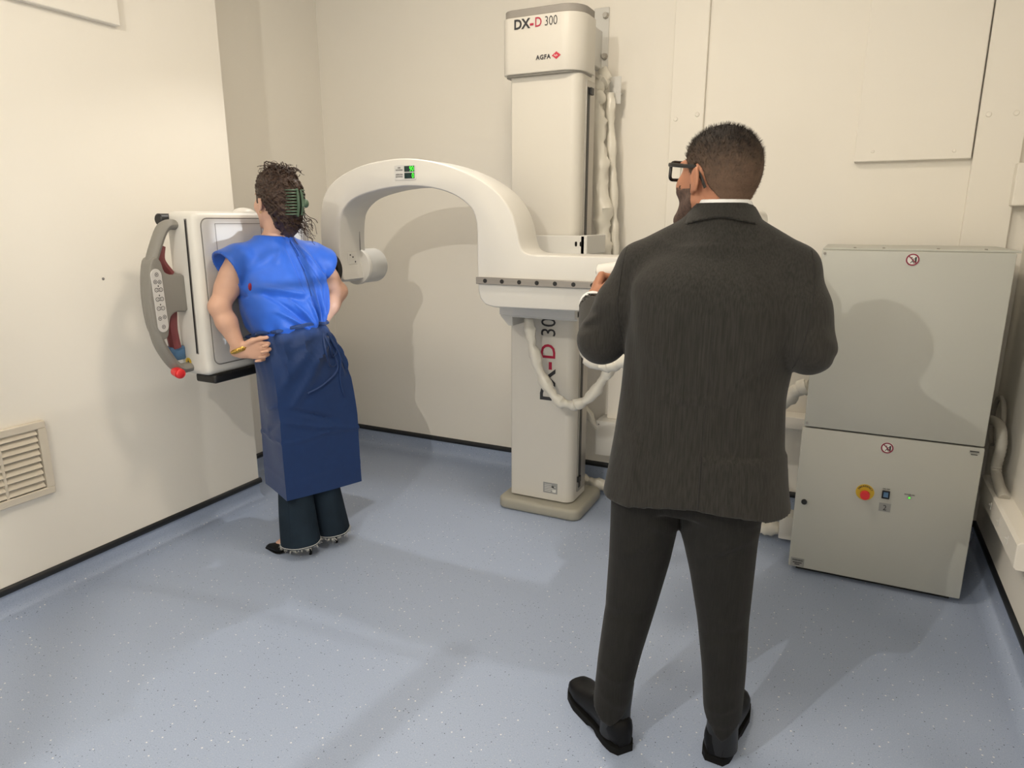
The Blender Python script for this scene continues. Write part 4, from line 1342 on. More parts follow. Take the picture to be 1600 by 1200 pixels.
hair, PH, QH = shell_part('hair', bodyF, body, H_M, lambda u, v, w: 0.0015 + np.clip((w - 0.02) * 0.10, 0, 0.0065) + 0 * u + 0 * v, reg_hair, 'hair_man', MF, man, label='very short black hair')
#shell_part('hair_fade', bodyF, body, H_M, lambda u, v, w: 0.0038 + 0 * u + 0 * v + 0 * w, lambda u, v, w: np.maximum(reg_hair(u, v, w), w - 0.062 + 0.35 * np.clip(v, -0.2, 0) * 0 + 0 * u), 'hair_fade', MF, man, label='clipped brownish hair on the sides and nape')
# short bristles that roughen the outline
rngb = np.random.RandomState(3)
cen = PH.mean(0)
Hc = MF.w(H_M.c)
vsb, fsb = [], []
nrm = PH - (Hc + np.array((0, 0, 0.0)))
nrm /= np.linalg.norm(nrm, axis=1)[:, None]
top_sel = np.nonzero(np.linalg.norm(PH - Hc, axis=1) > 0.07)[0]
for i in rngb.choice(top_sel, 9000):
    p = PH[i] + rngb.uniform(-0.002, 0.002, 3)
    hz = p[2] - Hc[2]
    Ls = 0.0035 + np.clip((hz - 0.02) * 0.10, 0, 0.0055)
    dn = nrm[i] + rngb.uniform(-0.45, 0.45, 3) + np.array((0, 0, 0.15))
    dn /= np.linalg.norm(dn)
    sdv = np.cross(dn, rngb.uniform(-1, 1, 3)); sdv /= np.linalg.norm(sdv) + 1e-9
    k0 = len(vsb)
    vsb += [p - dn * 0.002 - sdv * 0.0005, p - dn * 0.002 + sdv * 0.0005, p + dn * Ls]
    fsb.append((k0, k0 + 1, k0 + 2))
obj('bristles', MB().add(vsb, fsb), 'hair_man', hair, kind='stuff')
shell_part('beard', bodyF, body, H_M, lambda u, v, w: 0.0018 + 0.004 * np.clip((-w - 0.05) * 20, 0, 1) + 0 * u + 0 * v, lambda u, v, w: np.maximum(np.maximum(w + np.interp(np.abs(u), [0, 0.02, 0.04, 0.06, 0.075], [0.036, 0.038, 0.040, 0.028, 0.005]), np.interp(w, [-0.13, -0.09, -0.05, 0.0, 0.02], [0.03, 0.010, -0.002, 0.006, 0.010]) - v), -w - 0.118 + 0 * v), 'beard', MF, man, label='short dark stubble beard')
for sg in (-1, 1):
    obj('eyebrow', MB().tube([MF.w(H_M.p(sg * 0.014, 0.091, 0.036)), MF.w(H_M.p(sg * 0.032, 0.088, 0.041)), MF.w(H_M.p(sg * 0.046, 0.076, 0.035))], [0.003, 0.0035, 0.002], 8), 'hair_man', man)

# glasses
gl = obj('glasses', MB().tube([MF.w(H_M.p(-0.008, 0.109, 0.030)), MF.w(H_M.p(0, 0.112, 0.033)), MF.w(H_M.p(0.008, 0.109, 0.030))], 0.0028, 8), 'frame', man, label='black thick rimmed glasses')
for sg in (-1, 1):
    pts = [MF.w(H_M.p(sg * 0.0325 + x, 0.110 - 0.12 * max(0, abs(sg * 0.0325 + x) - 0.02), 0.018 + z)) for x, z in rrect(-0.0255, 0.0255, -0.022, 0.020, 0.010, 4)]
    vs_ = pts + [pts[0]]
    obj('rim', MB().tube(vs_, 0.0042, 8, cap=False), 'frame', gl)
    q = MB(); q.add(pts, [tuple(range(len(pts)))])
    obj('lens', q, 'lens', gl)
    obj('temple', MB().tube([MF.w(H_M.p(sg * 0.066, 0.1035, 0.032)), MF.w(H_M.p(sg * 0.074, 0.08, 0.032)), MF.w(H_M.p(sg * 0.0815, 0.03, 0.030)), MF.w(H_M.p(sg * 0.084, -0.012, 0.030)), MF.w(H_M.p(sg * 0.083, -0.030, 0.012)), MF.w(H_M.p(sg * 0.079, -0.048, -0.016))], [0.0048, 0.0050, 0.0046, 0.0042, 0.0040, 0.0046], 8, ell=0.5, up=MF.w(H_M.p(sg, 0, 0)) - MF.w(H_M.p(0, 0, 0))), 'frame', gl)
    obj('hinge', MB().ball(MF.w(H_M.p(sg * 0.068, 0.101, 0.0325)), 0.0016, 8, 6), 'steel', gl)

# ---- jacket
TOR = [(0.765, -0.016, 0.012, 0.240, 0.150, 2.5), (0.86, -0.017, 0.012, 0.223, 0.142, 2.5), (0.96, -0.016, 0.012, 0.210, 0.134, 2.5), (1.08, -0.013, 0.012, 0.200, 0.130, 2.5), (1.18, -0.004, 0.010, 0.203, 0.132, 2.5), (1.28, 0.004, 0.008, 0.208, 0.132, 2.5), (1.36, 0.004, 0.008, 0.205, 0.120, 2.4), (1.405, 0.006, 0.012, 0.180, 0.095, 2.2), (1.44, 0.006, 0.018, 0.11, 0.075, 2.0)]
jk = Field((-0.47, -0.26, 0.74), (0.46, 0.40, 1.60), 0.0062)
jk.loft(TOR, 0.03)
jt = jk.F.copy()
nkb = ML((-0.283, 1.728, 1.452))
for a_, b_2, c_, sg in ((sh_l, el_l, wr_l, -1), (sh_r, el_r, wr_r, 1)):
    tip = a_ + np.array((sg * 0.008, 0, 0.0))
    jk.cap(nkb + np.array((sg * 0.056, 0, 0.012)), tip + np.array((0, 0, 0.012)), 0.052, 0.056, 0.03)
    jk.cap(tip + np.array((0, 0, 0.008)), a_ + (b_2 - a_) * 0.5 + np.array((sg * 0.006, -0.008, 0)), 0.057, 0.061, 0.018)
    jk.cap(a_ + (b_2 - a_) * 0.5 + np.array((sg * 0.006, -0.008, 0)), b_2, 0.061, 0.064, 0.02)
    e2 = b_2 + (c_ - b_2) * 0.93
    jk.cap(b_2, e2, 0.062, 0.040, 0.012)
    # open cuffs
    d_ = (c_ - b_2) / np.linalg.norm(c_ - b_2)
    cut = b_2 + (c_ - b_2) * 0.90

    def cuff(Fv, X, Y, Z, cut=cut, d_=d_, b=b_2, c=c_):
        s_ = (X - cut[0]) * d_[0] + (Y - cut[1]) * d_[1] + (Z - cut[2]) * d_[2]
        rr = np.sqrt(np.maximum((X - cut[0]) ** 2 + (Y - cut[1]) ** 2 + (Z - cut[2]) ** 2 - s_ ** 2, 0))
        near = rr < 0.075
        hole = np.maximum(rr - 0.038, -(s_ + 0.05))
        out = np.maximum(Fv, np.where(near, s_, -1))
        return np.where(near, np.maximum(out, -hole), out)
    jk.apply(cuff, cut - 0.08, cut + 0.10)
jk.cap(nkb, nkb + np.array((0, 0.004, 0.045)), 0.088, 0.074, 0.03)
# folds at the elbows and across the back
segs = [(-0.36, 1.245, -0.29, 1.275, 0.010, -0.008), (-0.355, 1.215, -0.275, 1.245, 0.010, -0.009), (-0.345, 1.275, -0.29, 1.295, 0.009, -0.006), (-0.350, 1.262, -0.285, 1.288, 0.008, 0.006), (-0.35, 1.23, -0.28, 1.262, 0.008, 0.006),
        (-0.10, 1.085, 0.08, 1.092, 0.012, 0.004), (-0.03, 1.40, -0.10, 1.22, 0.03, 0.004), (0.05, 1.40, 0.14, 1.2, 0.03, 0.004), (-0.19, 1.30, -0.15, 0.98, 0.02, -0.006), (0.19, 1.30, 0.16, 0.98, 0.02, -0.006),
        (-0.16, 1.24, -0.04, 1.12, 0.018, 0.004), (0.16, 1.24, 0.05, 1.12, 0.018, 0.004), (-0.15, 1.0, -0.17, 0.78, 0.02, 0.006), (0.14, 1.0, 0.17, 0.78, 0.022, 0.007), (0.075, 0.95, 0.09, 0.78, 0.02, 0.004), (0.255, 1.27, 0.30, 1.21, 0.012, -0.005), (0.245, 1.23, 0.30, 1.175, 0.012, -0.005)]
jk.apply(fold_bump(segs, True))
# hem, hollow below, vent flap, front opening
Xg, Yg, Zg = np.meshgrid(*jk.ax, indexing='ij', sparse=True)
jk.F = np.where((Zg < 0.93) & (jt < 0.05), np.maximum(jk.F, -(jt + 0.012)), jk.F)
vx = ML((-0.268, 1.6, 0))[0]
flap = np.clip((Xg - vx) / 0.004, 0, 1) * np.clip((0.955 - Zg) / 0.01, 0, 1) * (Yg < 0)
jk.F = jk.F - (0.006 * flap).astype(np.float32)
jk.F = np.maximum(jk.F, (0.803 + 0.012 * np.cos(Xg * 14) + 0.04 * np.clip(Xg, 0, 0.3) - Zg)).astype(np.float32)
vee = np.maximum(np.abs(Xg) - np.clip((Zg - 1.10) * 0.26, 0, 0.075), 0.02 - Yg)
jk.F = np.where(vee < 0, np.maximum(jk.F, jt + 0.016), jk.F)
# neck hole
hd_ = np.sqrt((Xg - nkb[0]) ** 2 + (Yg - nkb[1] - 0.012) ** 2) - 0.060
jk.F = np.where(Zg > 1.50, np.maximum(jk.F, -hd_), jk.F).astype(np.float32)
jacket, PJ, QJ = sdf_obj('jacket', jk, MF, 'suit', man, label='dark grey single vent suit jacket', relax=1)
TJ = bvh(PJ, QJ)
W = MF.w
back = tuple(MF.f)


def WL(*pts):
    return [tuple(W(np.array(p))) for p in pts]


obj('vent_slit', surf_line(TJ, WL((vx + 0.001, -0.2, 0.80), (vx, -0.2, 0.955)), back, 0.0022), 'suit_dark', jacket)
obj('back_seam', surf_line(TJ, WL((vx + 0.015, -0.2, 1.43), (vx + 0.005, -0.2, 1.2), (vx, -0.2, 0.945)), back, 0.0008, 0.0), 'suit_dark', jacket)
for pts in (((-0.214, -0.2, 1.435), (-0.220, -0.2, 1.38), (-0.224, -0.2, 1.30), (-0.216, -0.2, 1.22), (-0.204, -0.2, 1.17)), ((0.208, -0.2, 1.435), (0.217, -0.2, 1.38), (0.216, -0.2, 1.30), (0.204, -0.2, 1.22), (0.190, -0.2, 1.17))):
    obj('sleeve_seam', surf_line(TJ, WL(*pts), back, 0.0016, 0.0), 'suit_dark', jacket)
# turned-down collar
cl = Field((-0.16, -0.14, 1.40), (0.17, 0.16, 1.58), 0.004)
Xc, Yc, Zc = np.meshgrid(*cl.ax, indexing='ij', sparse=True)
cu0, cv0 = nkb[0] + 0.002, nkb[1] + 0.014
rho = np.sqrt(((Xc - cu0) / 1.0) ** 2 + ((Yc - cv0) / 1.05) ** 2)
rad_c = np.interp(Zc, [1.44, 1.475, 1.50, 1.53, 1.56], [0.112, 0.101, 0.088, 0.070, 0.0635])
lowz = 1.507 - 0.020 * np.clip(np.abs(Xc - cu0) / 0.09, 0, 1.3) ** 1.5
topz = 1.541 - 0.02 * np.clip((Yc - cv0 + 0.05) / 0.1, 0, 1)
cl.F = np.maximum(np.maximum(np.abs(rho - rad_c) - 0.0055, np.maximum(lowz - Zc, Zc - topz)), Yc - cv0 - 0.045).astype(np.float32)
collar, PC, QC = sdf_obj('collar', cl, MF, 'suit', jacket)
# collar of the shirt, front of the shirt, tie and cuffs
sf = Field((-0.10, -0.10, 1.42), (0.12, 0.14, 1.575), 0.004)
Xc, Yc, Zc = np.meshgrid(*sf.ax, indexing='ij', sparse=True)
rho = np.sqrt((Xc - cu0) ** 2 + ((Yc - cv0) / 1.05) ** 2)
sf.F = np.maximum(np.abs(rho - np.interp(Zc, [1.44, 1.50, 1.555], [0.079, 0.069, 0.0625])) - 0.004, np.maximum(1.44 - Zc, Zc - (1.549 - 0.025 * np.clip((Yc - cv0 + 0.03) / 0.1, 0, 1)))).astype(np.float32)
sdf_obj('shirt_collar', sf, MF, 'shirt', man, label='white shirt collar')
sh_ = Field((-0.13, -0.05, 1.02), (0.13, 0.22, 1.46), 0.007)
sh_.loft([(r[0], r[1], r[2], r[3], r[4], r[5]) for r in TOR], 0.0, grow=-0.0125)
Xc, Yc, Zc = np.meshgrid(*sh_.ax, indexing='ij', sparse=True)
sh_.F = np.maximum(sh_.F, np.maximum(np.abs(Xc) - 0.11, np.maximum(0.03 - Yc, 1.05 - Zc))).astype(np.float32)
sdf_obj('shirt_front', sh_, MF, 'shirt', man, label='white shirt front')
obj('tie', MB().tube(WL((0, 0.098, 1.435), (0, 0.118, 1.38), (0, 0.134, 1.25), (0, 0.136, 1.12)), [0.014, 0.020, 0.026, 0.030], 10, ell=1.0, up=tuple(MF.r)), 'tie', man)
for b_2, c_ in ((el_l, wr_l), (el_r, wr_r)):
    d_ = (c_ - b_2)
    p0, p1 = b_2 + d_ * 0.84, b_2 + d_ * 0.945
    mb = MB().tube(WL(p0, p1), [0.040, 0.0385], 24, cap=False)
    mb.tube(WL(p1, p0), [0.0325, 0.0365], 24, cap=False)
    k0 = len(mb.v)
    obj('shirt_cuff', mb, 'shirt', man, label='white shirt cuff')
# ---- trousers
tr_ = Field((-0.33, -0.20, 0.02), (0.30, 0.22, 0.90), 0.0062)
tr_.loft([(0.775, -0.01, 0.012, 0.17, 0.11, 2.2), (0.82, -0.01, 0.012, 0.200, 0.118, 2.2), (0.89, 0, 0.012, 0.185, 0.118, 2.2)], 0.02)
lx = -MF.o[0]
LL = [(0.045, -0.494, 1.665, 0.050, 0.064), (0.10, -0.493, 1.670, 0.050, 0.066), (0.18, -0.487, 1.678, 0.053, 0.070), (0.30, -0.474, 1.688, 0.060, 0.078), (0.45, -0.452, 1.698, 0.070, 0.080), (0.60, -0.434, 1.70, 0.083, 0.088), (0.70, -0.426, 1.70, 0.090, 0.098), (0.78, -0.424, 1.70, 0.092, 0.105), (0.84, -0.405, 1.70, 0.104, 0.108)]
RL = [(0.040, -0.186, 1.756, 0.046, 0.070), (0.10, -0.186, 1.752, 0.048, 0.070), (0.18, -0.189, 1.744, 0.053, 0.074), (0.30, -0.193, 1.733, 0.058, 0.078), (0.46, -0.205, 1.722, 0.067, 0.080), (0.60, -0.217, 1.715, 0.082, 0.088), (0.70, -0.229, 1.712, 0.096, 0.098), (0.78, -0.228, 1.71, 0.100, 0.105), (0.84, -0.215, 1.71, 0.108, 0.108)]
for rows in (LL, RL):
    R2 = []
    for z, x, y, a, b in rows:
        q = ML((x, y, z)); R2.append((z, q[0], q[1], a, b, 2.15))
    tr_.loft(R2, 0.018, smooth=1)
segs = [(-0.20, 0.62, -0.10, 0.70, 0.014, 0.005), (0.03, 0.69, 0.15, 0.74, 0.014, 0.005), (0.035, 0.66, 0.12, 0.72, 0.012, -0.005), (-0.03, 0.70, -0.12, 0.75, 0.014, 0.005),
        (-0.22, 0.20, -0.15, 0.16, 0.012, 0.004), (-0.23, 0.27, -0.16, 0.25, 0.014, 0.004), (-0.24, 0.44, -0.12, 0.47, 0.016, -0.004), (0.06, 0.20, 0.13, 0.23, 0.012, 0.004), (0.05, 0.44, 0.13, 0.47, 0.016, -0.004), (0.05, 0.13, 0.13, 0.15, 0.012, -0.004)]
tr_.apply(fold_bump(segs, True))
Xt, Yt, Zt = np.meshgrid(*tr_.ax, indexing='ij', sparse=True)
# hems drop towards the heel
xl, xr = ML((-0.478, 1.66, 0)), ML((-0.182, 1.72, 0))
hem_l = 0.098 + 0.55 * np.abs(Xt - xl[0]) + 0.25 * (Yt - xl[1] + 0.06)
hem_r = 0.098 + 1.15 * np.abs(Xt - xr[0]) + 0.20 * (Yt - xr[1] + 0.05)
tr_.F = np.where(Xt < -0.02, np.maximum(tr_.F, hem_l - Zt), np.maximum(tr_.F, hem_r - Zt)).astype(np.float32)
trousers, PT, QT = sdf_obj('trousers', tr_, MF, 'suit_trousers', man, label='dark grey suit trousers')
TT = bvh(PT, QT)
# socks
for a_, q_ in (((-0.480, 1.685, 0.03), (-0.478, 1.688, 0.20)), ((-0.186, 1.765, 0.03), (-0.188, 1.750, 0.20))):
    obj('sock', MB().tube([a_, tuple((np.array(a_) + np.array(q_)) / 2), q_], [0.045, 0.043, 0.048], 20), 'black', man)
# shoes
for heel, toe in (((-0.437, 1.648, 0), (-0.665, 1.845, 0)), ((-0.198, 1.722, 0), (-0.176, 2.03, 0))):
    sh, h_, d_, s_, L_ = shoe_loft('shoe', heel, toe, 0.052, man, top=0.088)
    lc = MB()
    for k in range(3):
        c = h_ + d_ * (L_ * (0.52 + 0.05 * k)) + Vector((0, 0, 0.094 - 0.009 * k))
        lc.tube([c - s_ * 0.020 - Vector((0, 0, 0.006)), c, c + s_ * 0.020 - Vector((0, 0, 0.006))], 0.0025, 6)
    obj('lace', lc, 'black', sh)
# ------------------------------------------------------------------ the woman in the gown
WF = Frame((-2.125, 2.265, 0.0), radians(85))
WLc = WF.l
H_W = Head(np.array((0.0, 0.105, 1.572)), rot_axes(radians(-8), radians(4), 0), 0.97)
sl_, sr_ = np.array((-0.170, 0.150, 1.345)), np.array((0.170, 0.100, 1.345))
el1, el2 = WLc((-2.325, 2.008, 1.153)), np.array((0.312, 0.080, 1.172))
wr1, wr2 = WLc((-2.262, 2.042, 0.966)), np.array((0.172, 0.100, 1.000))
wb_ = Field((-0.42, -0.26, 0.0), (0.42, 0.34, 1.715), 0.0042)
H_W.build(wb_, True)
nbw = np.array((0.0, 0.128, 1.405))
wb_.cap(H_W.p(0, -0.022, -0.05), nbw, 0.050, 0.055, 0.025)
wb_.loft([(0.76, 0, 0.04, 0.135, 0.085, 2.1), (0.88, 0, 0.055, 0.145, 0.09, 2.1), (1.02, 0, 0.085, 0.125, 0.085, 2.1), (1.18, 0, 0.115, 0.145, 0.095, 2.1), (1.30, 0, 0.13, 0.145, 0.085, 2.1), (1.38, 0, 0.13, 0.10, 0.06, 2)], 0.03)
for a_, b_2, c_ in ((sl_, el1, wr1), (sr_, el2, wr2)):
    wb_.cap(nbw, a_, 0.045, 0.045, 0.03)
    wb_.cap(a_, b_2, 0.050, 0.040, 0.03)
    wb_.cap(a_ + (b_2 - a_) * 0.35, a_ + (b_2 - a_) * 0.6, 0.049, 0.047, 0.03)
    m2 = b_2 + (c_ - b_2) * 0.35
    wb_.cap(b_2, m2, 0.041, 0.041, 0.02)
    wb_.cap(m2, c_, 0.041, 0.0255, 0.02)
lf, rf = WLc((-2.150, 2.175, 0)), WLc((-2.105, 2.335, 0))
for q in (lf, rf):
    hip = np.array((0.075 * np.sign(q[0]), 0.035, 0.80))
    kn = np.array((q[0] * 0.75, 0.02, 0.46))
    wb_.cap(hip, kn, 0.085, 0.05, 0.03)
    wb_.cap(kn, q + np.array((0, -0.01, 0.10)), 0.048, 0.032, 0.02)
    dF = WF.l(WF.o + np.array((-1, -0.12, 0)))
    wb_.cap(q + np.array((0, -0.01, 0.10)), q + dF * 0.11 + np.array((0, 0, 0.03)), 0.032, 0.018, 0.02)
loose = ((38, 42, 28), (40, 46, 30), (46, 48, 30), (50, 48, 30))
hd1 = WLc((-2.172, 2.095, 0.968)) - wr1
tipsL = hand_field(wb_, wr1, hd1, WLc((-2.11, 1.98, 0.955)) - WLc((-2.20, 2.08, 0.965)), ((25, 60, 45), (35, 60, 45), (40, 62, 45), (45, 65, 45)), -1, size=1.02, thumb=((0.88, 0.45, 0.10), (0.97, 0.25, 0.08), (0.99, 0.12, 0.08)))
tipsR = hand_field(wb_, wr2, np.array((-0.03, 0.12, -0.06)), np.array((0.9, 0.1, -0.1)), loose, 1, size=0.92)
wom, PWB, QWB = sdf_obj('person', wb_, WF, 'skin_woman', loc=tuple(WF.o), label='person in a blue paper gown with curly clipped up hair, hands on hips', cat='person')
wbF = wb_.F.copy()
H_W.eyes(WF, wom)
obj('mouth', MB().ball(WF.w(H_W.p(0, 0.098, -0.056)), (0.006, 0.006, 0.004), 10, 6), 'lip', wom)
for sg in (-1, 1):
    obj('eyebrow', MB().tube([WF.w(H_W.p(sg * 0.014, 0.095, 0.036)), WF.w(H_W.p(sg * 0.032, 0.093, 0.041)), WF.w(H_W.p(sg * 0.048, 0.082, 0.034))], [0.002, 0.003, 0.0015], 8), 'hair_woman', wom)
# finger nails
for tips in (tipsL,):
    for p, d in tips[:4]:
        pass

# ---- hair, curly and gathered up at the back
hw = Field(H_W.c - 0.20, H_W.c + 0.20, 0.0038)
hp_ = H_W.p
R_ = H_W.R
hw.ell(hp_(0, -0.020, 0.040), (0.088, 0.104, 0.094), 0.02, R_)
hw.ell(hp_(0.0, -0.075, 0.035), (0.074, 0.075, 0.090), 0.03, R_)
hw.ell(hp_(0.0, -0.085, -0.03), (0.064, 0.062, 0.075), 0.03, R_)
hw.ell(hp_(-0.01, -0.03, 0.105), (0.066, 0.075, 0.042), 0.03, R_)
hw.ell(hp_(0.005, -0.085, -0.085), (0.045, 0.040, 0.050), 0.025, R_)
for sg in (-1, 1):
    hw.ell(hp_(sg * 0.066, 0.010, 0.030), (0.018, 0.030, 0.036), 0.012, R_)
Xh, Yh, Zh = np.meshgrid(*hw.ax, indexing='ij', sparse=True)
u, v, w = head_coords(H_W, Xh, Yh, Zh)
wav = 0.0055 * np.sin(70 * v + 95 * w + 18 * np.sin(38 * u + 30 * w)) * np.sin(60 * u + 20 * w) + 0.0035 * np.sin(190 * w - 120 * v + 6 * np.sin(60 * v)) * np.cos(90 * u + 40 * v) + 0.002 * np.sin(330 * w + 210 * v + 9 * np.sin(110 * u))
hw.F = (hw.F + wav).astype(np.float32)
# keep the face and ears clear
face = np.maximum(0.044 + 0.30 * np.clip(w - 0.03, 0, 0.2) - v, w - 0.13)
ear = np.maximum(np.maximum(-0.032 - v, v - 0.024), np.maximum(w - 0.020 + 0 * v, 0.045 - np.abs(u)))
ear = np.minimum(ear, np.maximum(np.maximum(0.020 - v, w + 0.016), 0.03 - np.abs(u)))
ear = np.minimum(ear, np.maximum(np.maximum(-v + 0.0, 0.0795 - 0.25 * np.clip(v, 0, 0.05) - np.abs(u)), w - 0.06))
nape = np.maximum(w + 0.020 + 0.9 * np.clip(-v - 0.02, 0, 0.05), -(v + 0.055))
hw.F = np.maximum(hw.F, -np.minimum(np.minimum(face + 0 * u, ear + 0 * w), nape + 0 * u)).astype(np.float32)
whair, PWH, QWH = sdf_obj('hair', hw, WF, 'hair_woman', wom, label='dark brown curly hair gathered up at the back')
rc = random.Random(21)
curl = MB()
tree_h = bvh(PWH, QWH)


def strand(start, dirv, length, amp, turns, r0, seed):
    rr = random.Random(seed)
    s_ = np.array(start, float); d_ = np.array(dirv, float); d_ /= np.linalg.norm(d_)
    a = np.cross(d_, (0.3, 0.5, 0.8)); a /= np.linalg.norm(a)
    b = np.cross(d_, a)
    n = 16
    pts = []
    ph = rr.uniform(0, 6.28)
    g = rr.uniform(0.2, 0.6)
    for i in range(n):
        t = i / (n - 1)
        pts.append(tuple(s_ + d_ * length * t + (a * cos(ph + turns * 6.28 * t) + b * sin(ph + turns * 6.28 * t)) * amp * (0.3 + t) * 0.8 + np.array((0, 0, -g * length * t * t))))
    return pts


Hwc = WF.w(H_W.c)
for i in range(90):                       # springy curls over the crown
    uu, vv = rc.uniform(-0.06, 0.05), rc.uniform(-0.10, 0.03)
    p = WF.w(H_W.p(uu, vv, 0.35)); h = tree_h.ray_cast(Vector(p), Vector((0, 0, -1)))
    if h[0] is None: continue
    dv = np.array(h[0] - Vector(Hwc)); dv = dv / np.linalg.norm(dv) * 0.8 + np.array((rc.uniform(-1, 1), rc.uniform(-1, 1), rc.uniform(-0.2, 0.5)))
    curl.tube(strand(np.array(h[0]) - dv * 0.004, dv, rc.uniform(0.03, 0.06), rc.uniform(0.010, 0.018), rc.uniform(0.6, 1.1), 0.001, i), rc.choice((0.001, 0.0015, 0.0024)), 5)
for i in range(46):                       # loose locks at the nape, behind
    p = np.array(WF.w(H_W.p(rc.uniform(-0.01, 0.07), rc.uniform(-0.13, -0.075), rc.uniform(-0.10, -0.02))))
    dv = np.array((rc.uniform(0.3, 0.9), rc.uniform(0.2, 0.9), rc.uniform(-1.0, -0.2)))
    curl.tube(strand(p, dv, rc.uniform(0.035, 0.075), rc.uniform(0.006, 0.013), rc.uniform(0.7, 1.5), 0.001, 100 + i), rc.choice((0.0007, 0.001, 0.0016)), 5)
for i in range(150):                      # locks lying on the surface
    dr_v = Vector((rc.uniform(-1, 1), rc.uniform(-1, 1), rc.uniform(-0.7, 1)))
    h = tree_h.ray_cast(Vector(Hwc) + dr_v.normalized() * 0.3, -dr_v)
    if h[0] is None: continue
    q = h[0]
    side = dr_v.cross(Vector((0, 0, 1))).normalized()
    pts = []
    go_ = Vector(WF.w(H_W.p(0, -0.11, 0.0))) - q
    if go_.length < 0.02: continue
    go_.normalize()
    go_ = go_ + side * rc.uniform(-0.5, 0.5)
    for k in range(9):
        t = k / 8
        c = q + go_ * 0.07 * t + side * 0.010 * sin(t * 7 + i)
        hh = tree_h.find_nearest(c)
        if hh[0] is None: break
        pts.append(hh[0] + (hh[0] - Vector(Hwc)).normalized() * 0.0012)
    if len(pts) > 4:
        curl.tube(pts, [0.0012 + 0.0022 * sin(pi * k / (len(pts) - 1)) for k in range(len(pts))], 5)
obj('loose_curls', curl, 'hair_woman', whair, kind='stuff', smooth=180)

# ---- claw clip
def HW(u, v, w):
    return np.array(WF.w(H_W.p(u, v, w)))


def HC(u, v, w, dl=radians(13)):
    q = v + 0.05
    return HW(u * cos(dl) - q * sin(dl), -0.053 + u * sin(dl) + q * cos(dl), w)


cc = obj('hair_clip', MB().tube([HC(-0.018, -0.150, 0.070), HC(-0.020, -0.158, 0.040), HC(-0.020, -0.160, 0.00), HC(-0.018, -0.152, -0.045)], [0.005, 0.0065, 0.0065, 0.005], 10).tube([HC(0.002, -0.152, 0.065), HC(0.002, -0.160, 0.035), HC(0.002, -0.161, 0.0), HC(0.002, -0.154, -0.04)], [0.005, 0.006, 0.006, 0.005], 10), 'clip_green', wom, label='green plastic claw hair clip')
for k in range(9):
    wz = 0.064 - k * 0.0125
    for s_, u0 in ((-1, -0.018), (1, 0.002)):
        obj('tooth', MB().tube([HC(u0, -0.155, wz), HC(u0 + s_ * 0.016, -0.153, wz), HC(u0 + s_ * 0.032, -0.142, wz - 0.001), HC(u0 + s_ * 0.042, -0.122, wz - 0.002)], [0.0032, 0.0034, 0.003, 0.0018], 8), 'clip_green', cc)
obj('hinge', MB().cyl(HC(0.0, -0.165, 0.028), HC(0.0, -0.168, -0.004), 0.008, n=14).ball(HC(0.010, -0.172, 0.010), (0.013, 0.013, 0.018), 14, 10), 'clip_green', cc)
# earring and watch
obj('earring', MB().tube([HW(-0.082 + 0.002, -0.006 + 0.006 * cos(t), -0.036 + 0.006 * sin(t)) for t in [k * pi / 6 for k in range(13)]], 0.0012, 6), 'gold', wom)
dwr = (np.array(WF.w(wr1)) - np.array(WF.w(el1))); dwr /= np.linalg.norm(dwr)
cw_ = np.array(WF.w(wr1 + (el1 - wr1) * 0.04))
a1 = np.cross(dwr, (0, 0, 1)); a1 /= np.linalg.norm(a1); a2 = np.cross(dwr, a1)
wt = obj('bracelet', MB().tube([cw_ + (a1 * cos(t) * 0.0325 + a2 * sin(t) * 0.0325) for t in [2 * pi * k / 30 for k in range(31)]], 0.0034, 8, ell=2.8, up=tuple(dwr), cap=False), 'gold', wom, label='gold link bracelet on the left wrist')
for k in range(22):
    t = 2 * pi * k / 22
    c = cw_ + (a1 * cos(t) + a2 * sin(t)) * 0.0350
    obj('link', MB().ball(c, 0.0056, 8, 6), 'gold', wt)

# ---- gown, upper part
GT = [(1.010, 0.0, 0.082, 0.158, 0.116, 2.1), (1.045, 0, 0.086, 0.185, 0.137, 2.1), (1.12, 0, 0.094, 0.205, 0.146, 2.2), (1.20, 0, 0.104, 0.212, 0.140, 2.2), (1.28, 0, 0.114, 0.205, 0.127, 2.2), (1.355, 0, 0.125, 0.172, 0.108, 2.1), (1.40, 0, 0.13, 0.122, 0.085, 2.0), (1.437, 0, 0.128, 0.080, 0.068, 2.0)]
rf_ = random.Random(4)
gat = [(rf_.uniform(5, 9), rf_.uniform(0, 6.28)) for _ in range(3)]


def gather(X, Y, Z):
    th = np.arctan2(Y, X)
    g = np.exp(-np.clip(Z - 1.01, 0, 1) / 0.075)
    return 0.011 * g * np.clip((Z - 1.02) / 0.04, 0.1, 1) * (np.sin(th * 9 + 0.8 * np.sin(th * 3 + 14 * Z)) + 0.5 * np.sin(th * 17 + 2)) * 0.8 + 0.004 * np.sin(th * 5 + Z * 11)


